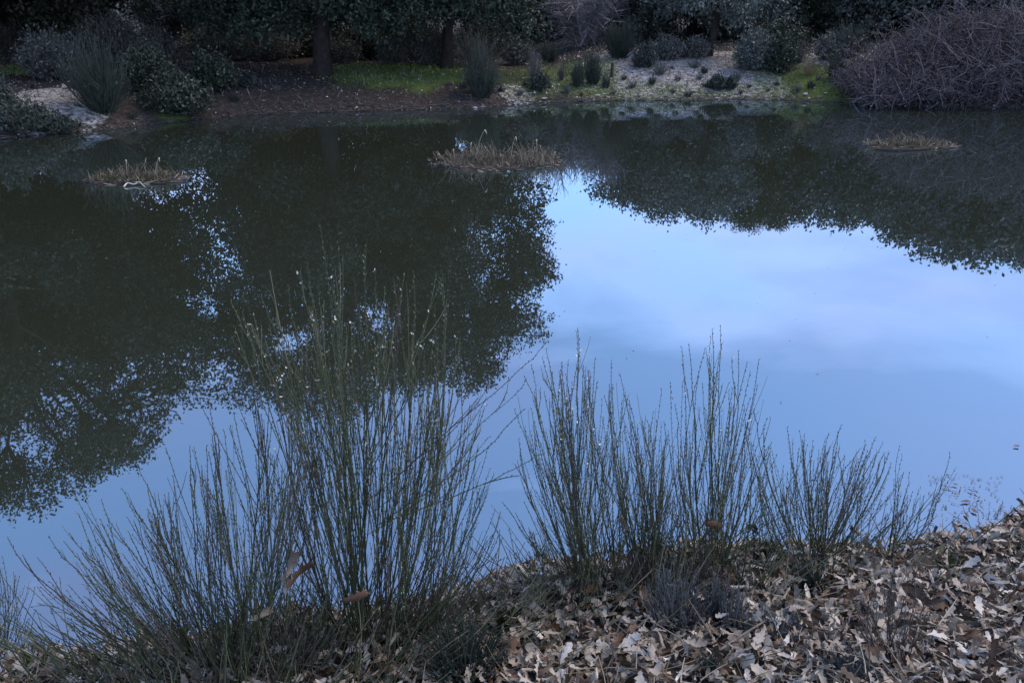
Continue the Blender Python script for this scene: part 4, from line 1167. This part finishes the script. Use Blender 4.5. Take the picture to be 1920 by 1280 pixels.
# loose straw, sprigs and grass between the leaves
n = 4500
x = r.uniform(-3.5, 5, n); y = r.uniform(1.4, 6, n); k_ = (y_near(x) - y) > .01; x, y = x[k_], y[k_]; n = len(x)
a = np.stack([x, y, gz(x, y) + .03 + r.random(n) * .05], -1)
d = unit(np.c_[r.normal(size=(n, 2)), np.abs(r.normal(size=n)) * .55]); l = r.uniform(.04, .20, n)[:, None]
g = Geo(); g.tubes(bez(a, a + d * l * .5 + r.normal(size=a.shape) * .012, a + d * l, 4), np.linspace(.0018, .0009, 4)[None] * r.uniform(.7, 1.8, n)[:, None], 3)
tag(link('straw', g.mesh('straw', M['straw'])), 'bits of straw and dry grass among the fallen leaves', 'straw', kind='stuff')
n = 2600
x = r.uniform(-3.5, 5, n); y = r.uniform(1.4, 6, n); k_ = ((y_near(x) - y) > .01) & (vnoise(x, y, .3) > .55); x, y = x[k_], y[k_]; n = len(x)
a = np.stack([x, y, gz(x, y) + .02], -1)
d = unit(np.c_[r.normal(size=(n, 2)) * .5, np.ones(n)]); l = r.uniform(.05, .18, n)[:, None]
g = Geo(); g.tubes(bez(a, a + d * l * .5, a + d * l + np.c_[r.normal(size=(n, 2)) * .03, np.zeros(n)], 4), np.linspace(.0016, .0007, 4)[None] * np.ones((n, 1)), 3)
tag(link('grass', g.mesh('grass', M['darkheath'])), 'thin green and grey grass sprigs between the leaves', 'grass', kind='stuff')

# floating leaf scraps by the inlet
for i, (px, py) in enumerate([(1775, 915), (1790, 910), (1800, 918), (1820, 922), (1830, 925), (1835, 935), (1808, 942), (1818, 952), (1826, 960), (1800, 975), (1795, 990), (1715, 1015), (1707, 1005), (1725, 1008), (1840, 955), (1905, 838), (865, 523), (800, 525), (1790, 965), (1812, 968)]):
    p = on_water(px, py)
    o = link('floating_leaf', shapes[0, i % 7], None, (p[0], p[1], .012))
    s_ = r.uniform(.025, .06); o.scale = (s_, s_, s_ * .05); o.rotation_euler = (0, 0, r.uniform(0, 6))
    tag(o, 'small dark scrap of leaf floating on the still water', 'leaf', 'leaf scraps floating near the bank')
n = 160
px = r.uniform(1740, 1880, n); py = r.uniform(890, 985, n)
pp = np.array([on_water(a_, b_) for a_, b_ in zip(px, py)]) + [0, 0, .006]
g = Geo(); g.diamonds(pp, np.c_[r.normal(size=(n, 2)), np.zeros(n)], np.tile([0, 0, 1.], (n, 1)), r.uniform(.01, .03, n), .006, r.random(n) * .3)
tag(link('debris', g.mesh('debris', M['litter'])), 'fine floating debris in the inlet at the right', 'debris', kind='stuff')

# tiny heath tufts dotted over the far slope, each a thing of its own
r = np.random.default_rng(91)
tm = []
for k in range(4):
    g = Geo(); n = 60
    az = r.uniform(0, 6.28, n); s_ = np.sqrt(r.random(n))
    tip = np.c_[np.cos(az) * s_ * .5, np.sin(az) * s_ * .5, r.uniform(.35, 1.0, n) * (1 - .4 * s_)]
    a = tip * np.array([.4, .4, 0]); g.tubes(bez(a, (a + tip) / 2 + r.normal(size=(n, 3)) * .06, tip, 4), np.linspace(.03, .012, 4)[None] * np.ones((n, 1)), 3)
    tm.append(g.mesh('heath_tuft', M['scrub'] if k % 2 else M['darkheath']))
for i, (px, py) in enumerate([(1030, 165), (1062, 175), (1090, 180), (1150, 178), (1170, 150), (1185, 165), (1222, 158), (1262, 175), (1290, 182), (1310, 150), (1325, 165), (1380, 150), (1405, 165), (1440, 172), (1455, 160), (1495, 172), (1520, 165), (1535, 150),
                              (985, 160), (975, 180), (940, 172), (1260, 130), (1320, 138), (1388, 176), (870, 165), (840, 160), (60, 165), (30, 175), (250, 222), (300, 205), (440, 190), (520, 170)]):
    q = ground_hit(px, py)
    o = link('heath_tuft', tm[i % 4], None, q); h_ = r.uniform(.14, .32); o.scale = (h_ * r.uniform(.9, 1.6), h_, h_); o.rotation_euler = (0, 0, r.uniform(0, 6))
    tag(o, 'tiny dry heath tuft dotted on the far bank', 'heath tuft', 'tiny heath tufts on the far bank')
# grey twiggy growth between the brooms
for i, (b_, w, h, mn, lab) in enumerate([((1215, 1120), 150, 110, 'dead', 'tangle of grey dead twigs at the foot of the short middle broom'), ((1310, 1110), 120, 90, 'dead', 'grey dead twigs at the foot of the forked broom'),
                                      ((1060, 1130), 130, 80, 'dead', 'brown dead twigs at the left foot of the middle broom'), ((1450, 1200), 120, 60, 'heath', 'thin grey sprigs among the leaves left of the dead bush'), ((780, 1190), 150, 110, 'dead', 'brown twig tangle at the right foot of the big brooms'),
                                      ((560, 1275), 200, 130, 'dead', 'dark brown twig tangle inside the foot of the wide broom')]):
    heath(50 + i, b_, w, h, mn, lab, 90, 'twig_tangle', 6, .0018)
# specks of dust and leaf floating over the pond
n = 260
x = r.uniform(-9, 9, n); y = r.uniform(4.5, 22, n); k_ = (y > y_near(x) + .3) & (y < y_far(x) - .3); x, y = x[k_], y[k_]; n = len(x)
g = Geo(); g.diamonds(np.c_[x, y, np.full(n, .006)], np.c_[r.normal(size=(n, 2)), np.zeros(n)], np.tile([0, 0, 1.], (n, 1)), r.uniform(.01, .035, n), r.uniform(.006, .015, n), r.random(n))
tag(link('floating_specks', g.mesh('floating_specks', M['litter'])), 'sparse specks floating on the pond', 'debris', kind='stuff')

# flotsam along the far waterline
r = np.random.default_rng(93)
n = 2600
x = r.uniform(-15, 17, n); y = y_far(x) + np.abs(r.normal(size=n)) * .16 - .03
a = np.stack([x, y, np.maximum(gz(x, y), 0) + .012], -1)
d = np.c_[r.normal(size=n), r.normal(size=n) * .5, r.normal(size=n) * .12]; d = unit(d) * r.uniform(.03, .22, n)[:, None]
g = Geo(); g.tubes(np.stack([a, a + d * .5 + [0, 0, .01], a + d], 1), np.array([[.006, .007, .003]]) * r.uniform(.5, 1.5, n)[:, None], 3)
tag(link('flotsam', g.mesh('flotsam', M['dead'])), 'twigs and bits washed up along the far waterline', 'flotsam', kind='stuff')
# broken twigs among the near litter
n = 900
x = r.uniform(-3.5, 5, n); y = r.uniform(1.4, 6, n); k_ = (y_near(x) - y) > .0; x, y = x[k_], y[k_]; n = len(x)
a = np.stack([x, y, gz(x, y) + .03 + r.random(n) * .05], -1)
d = unit(np.c_[r.normal(size=(n, 2)), r.normal(size=n) * .35]); l = r.uniform(.05, .28, n)[:, None]
g = Geo(); g.tubes(bez(a, a + d * l * .5 + r.normal(size=a.shape) * .018, a + d * l, 5), np.linspace(.0026, .0012, 5)[None] * r.uniform(.6, 1.7, n)[:, None], 4)
tag(link('twig_litter', g.mesh('twig_litter', M['dead'])), 'broken grey twigs among the fallen leaves', 'twig litter', kind='stuff')
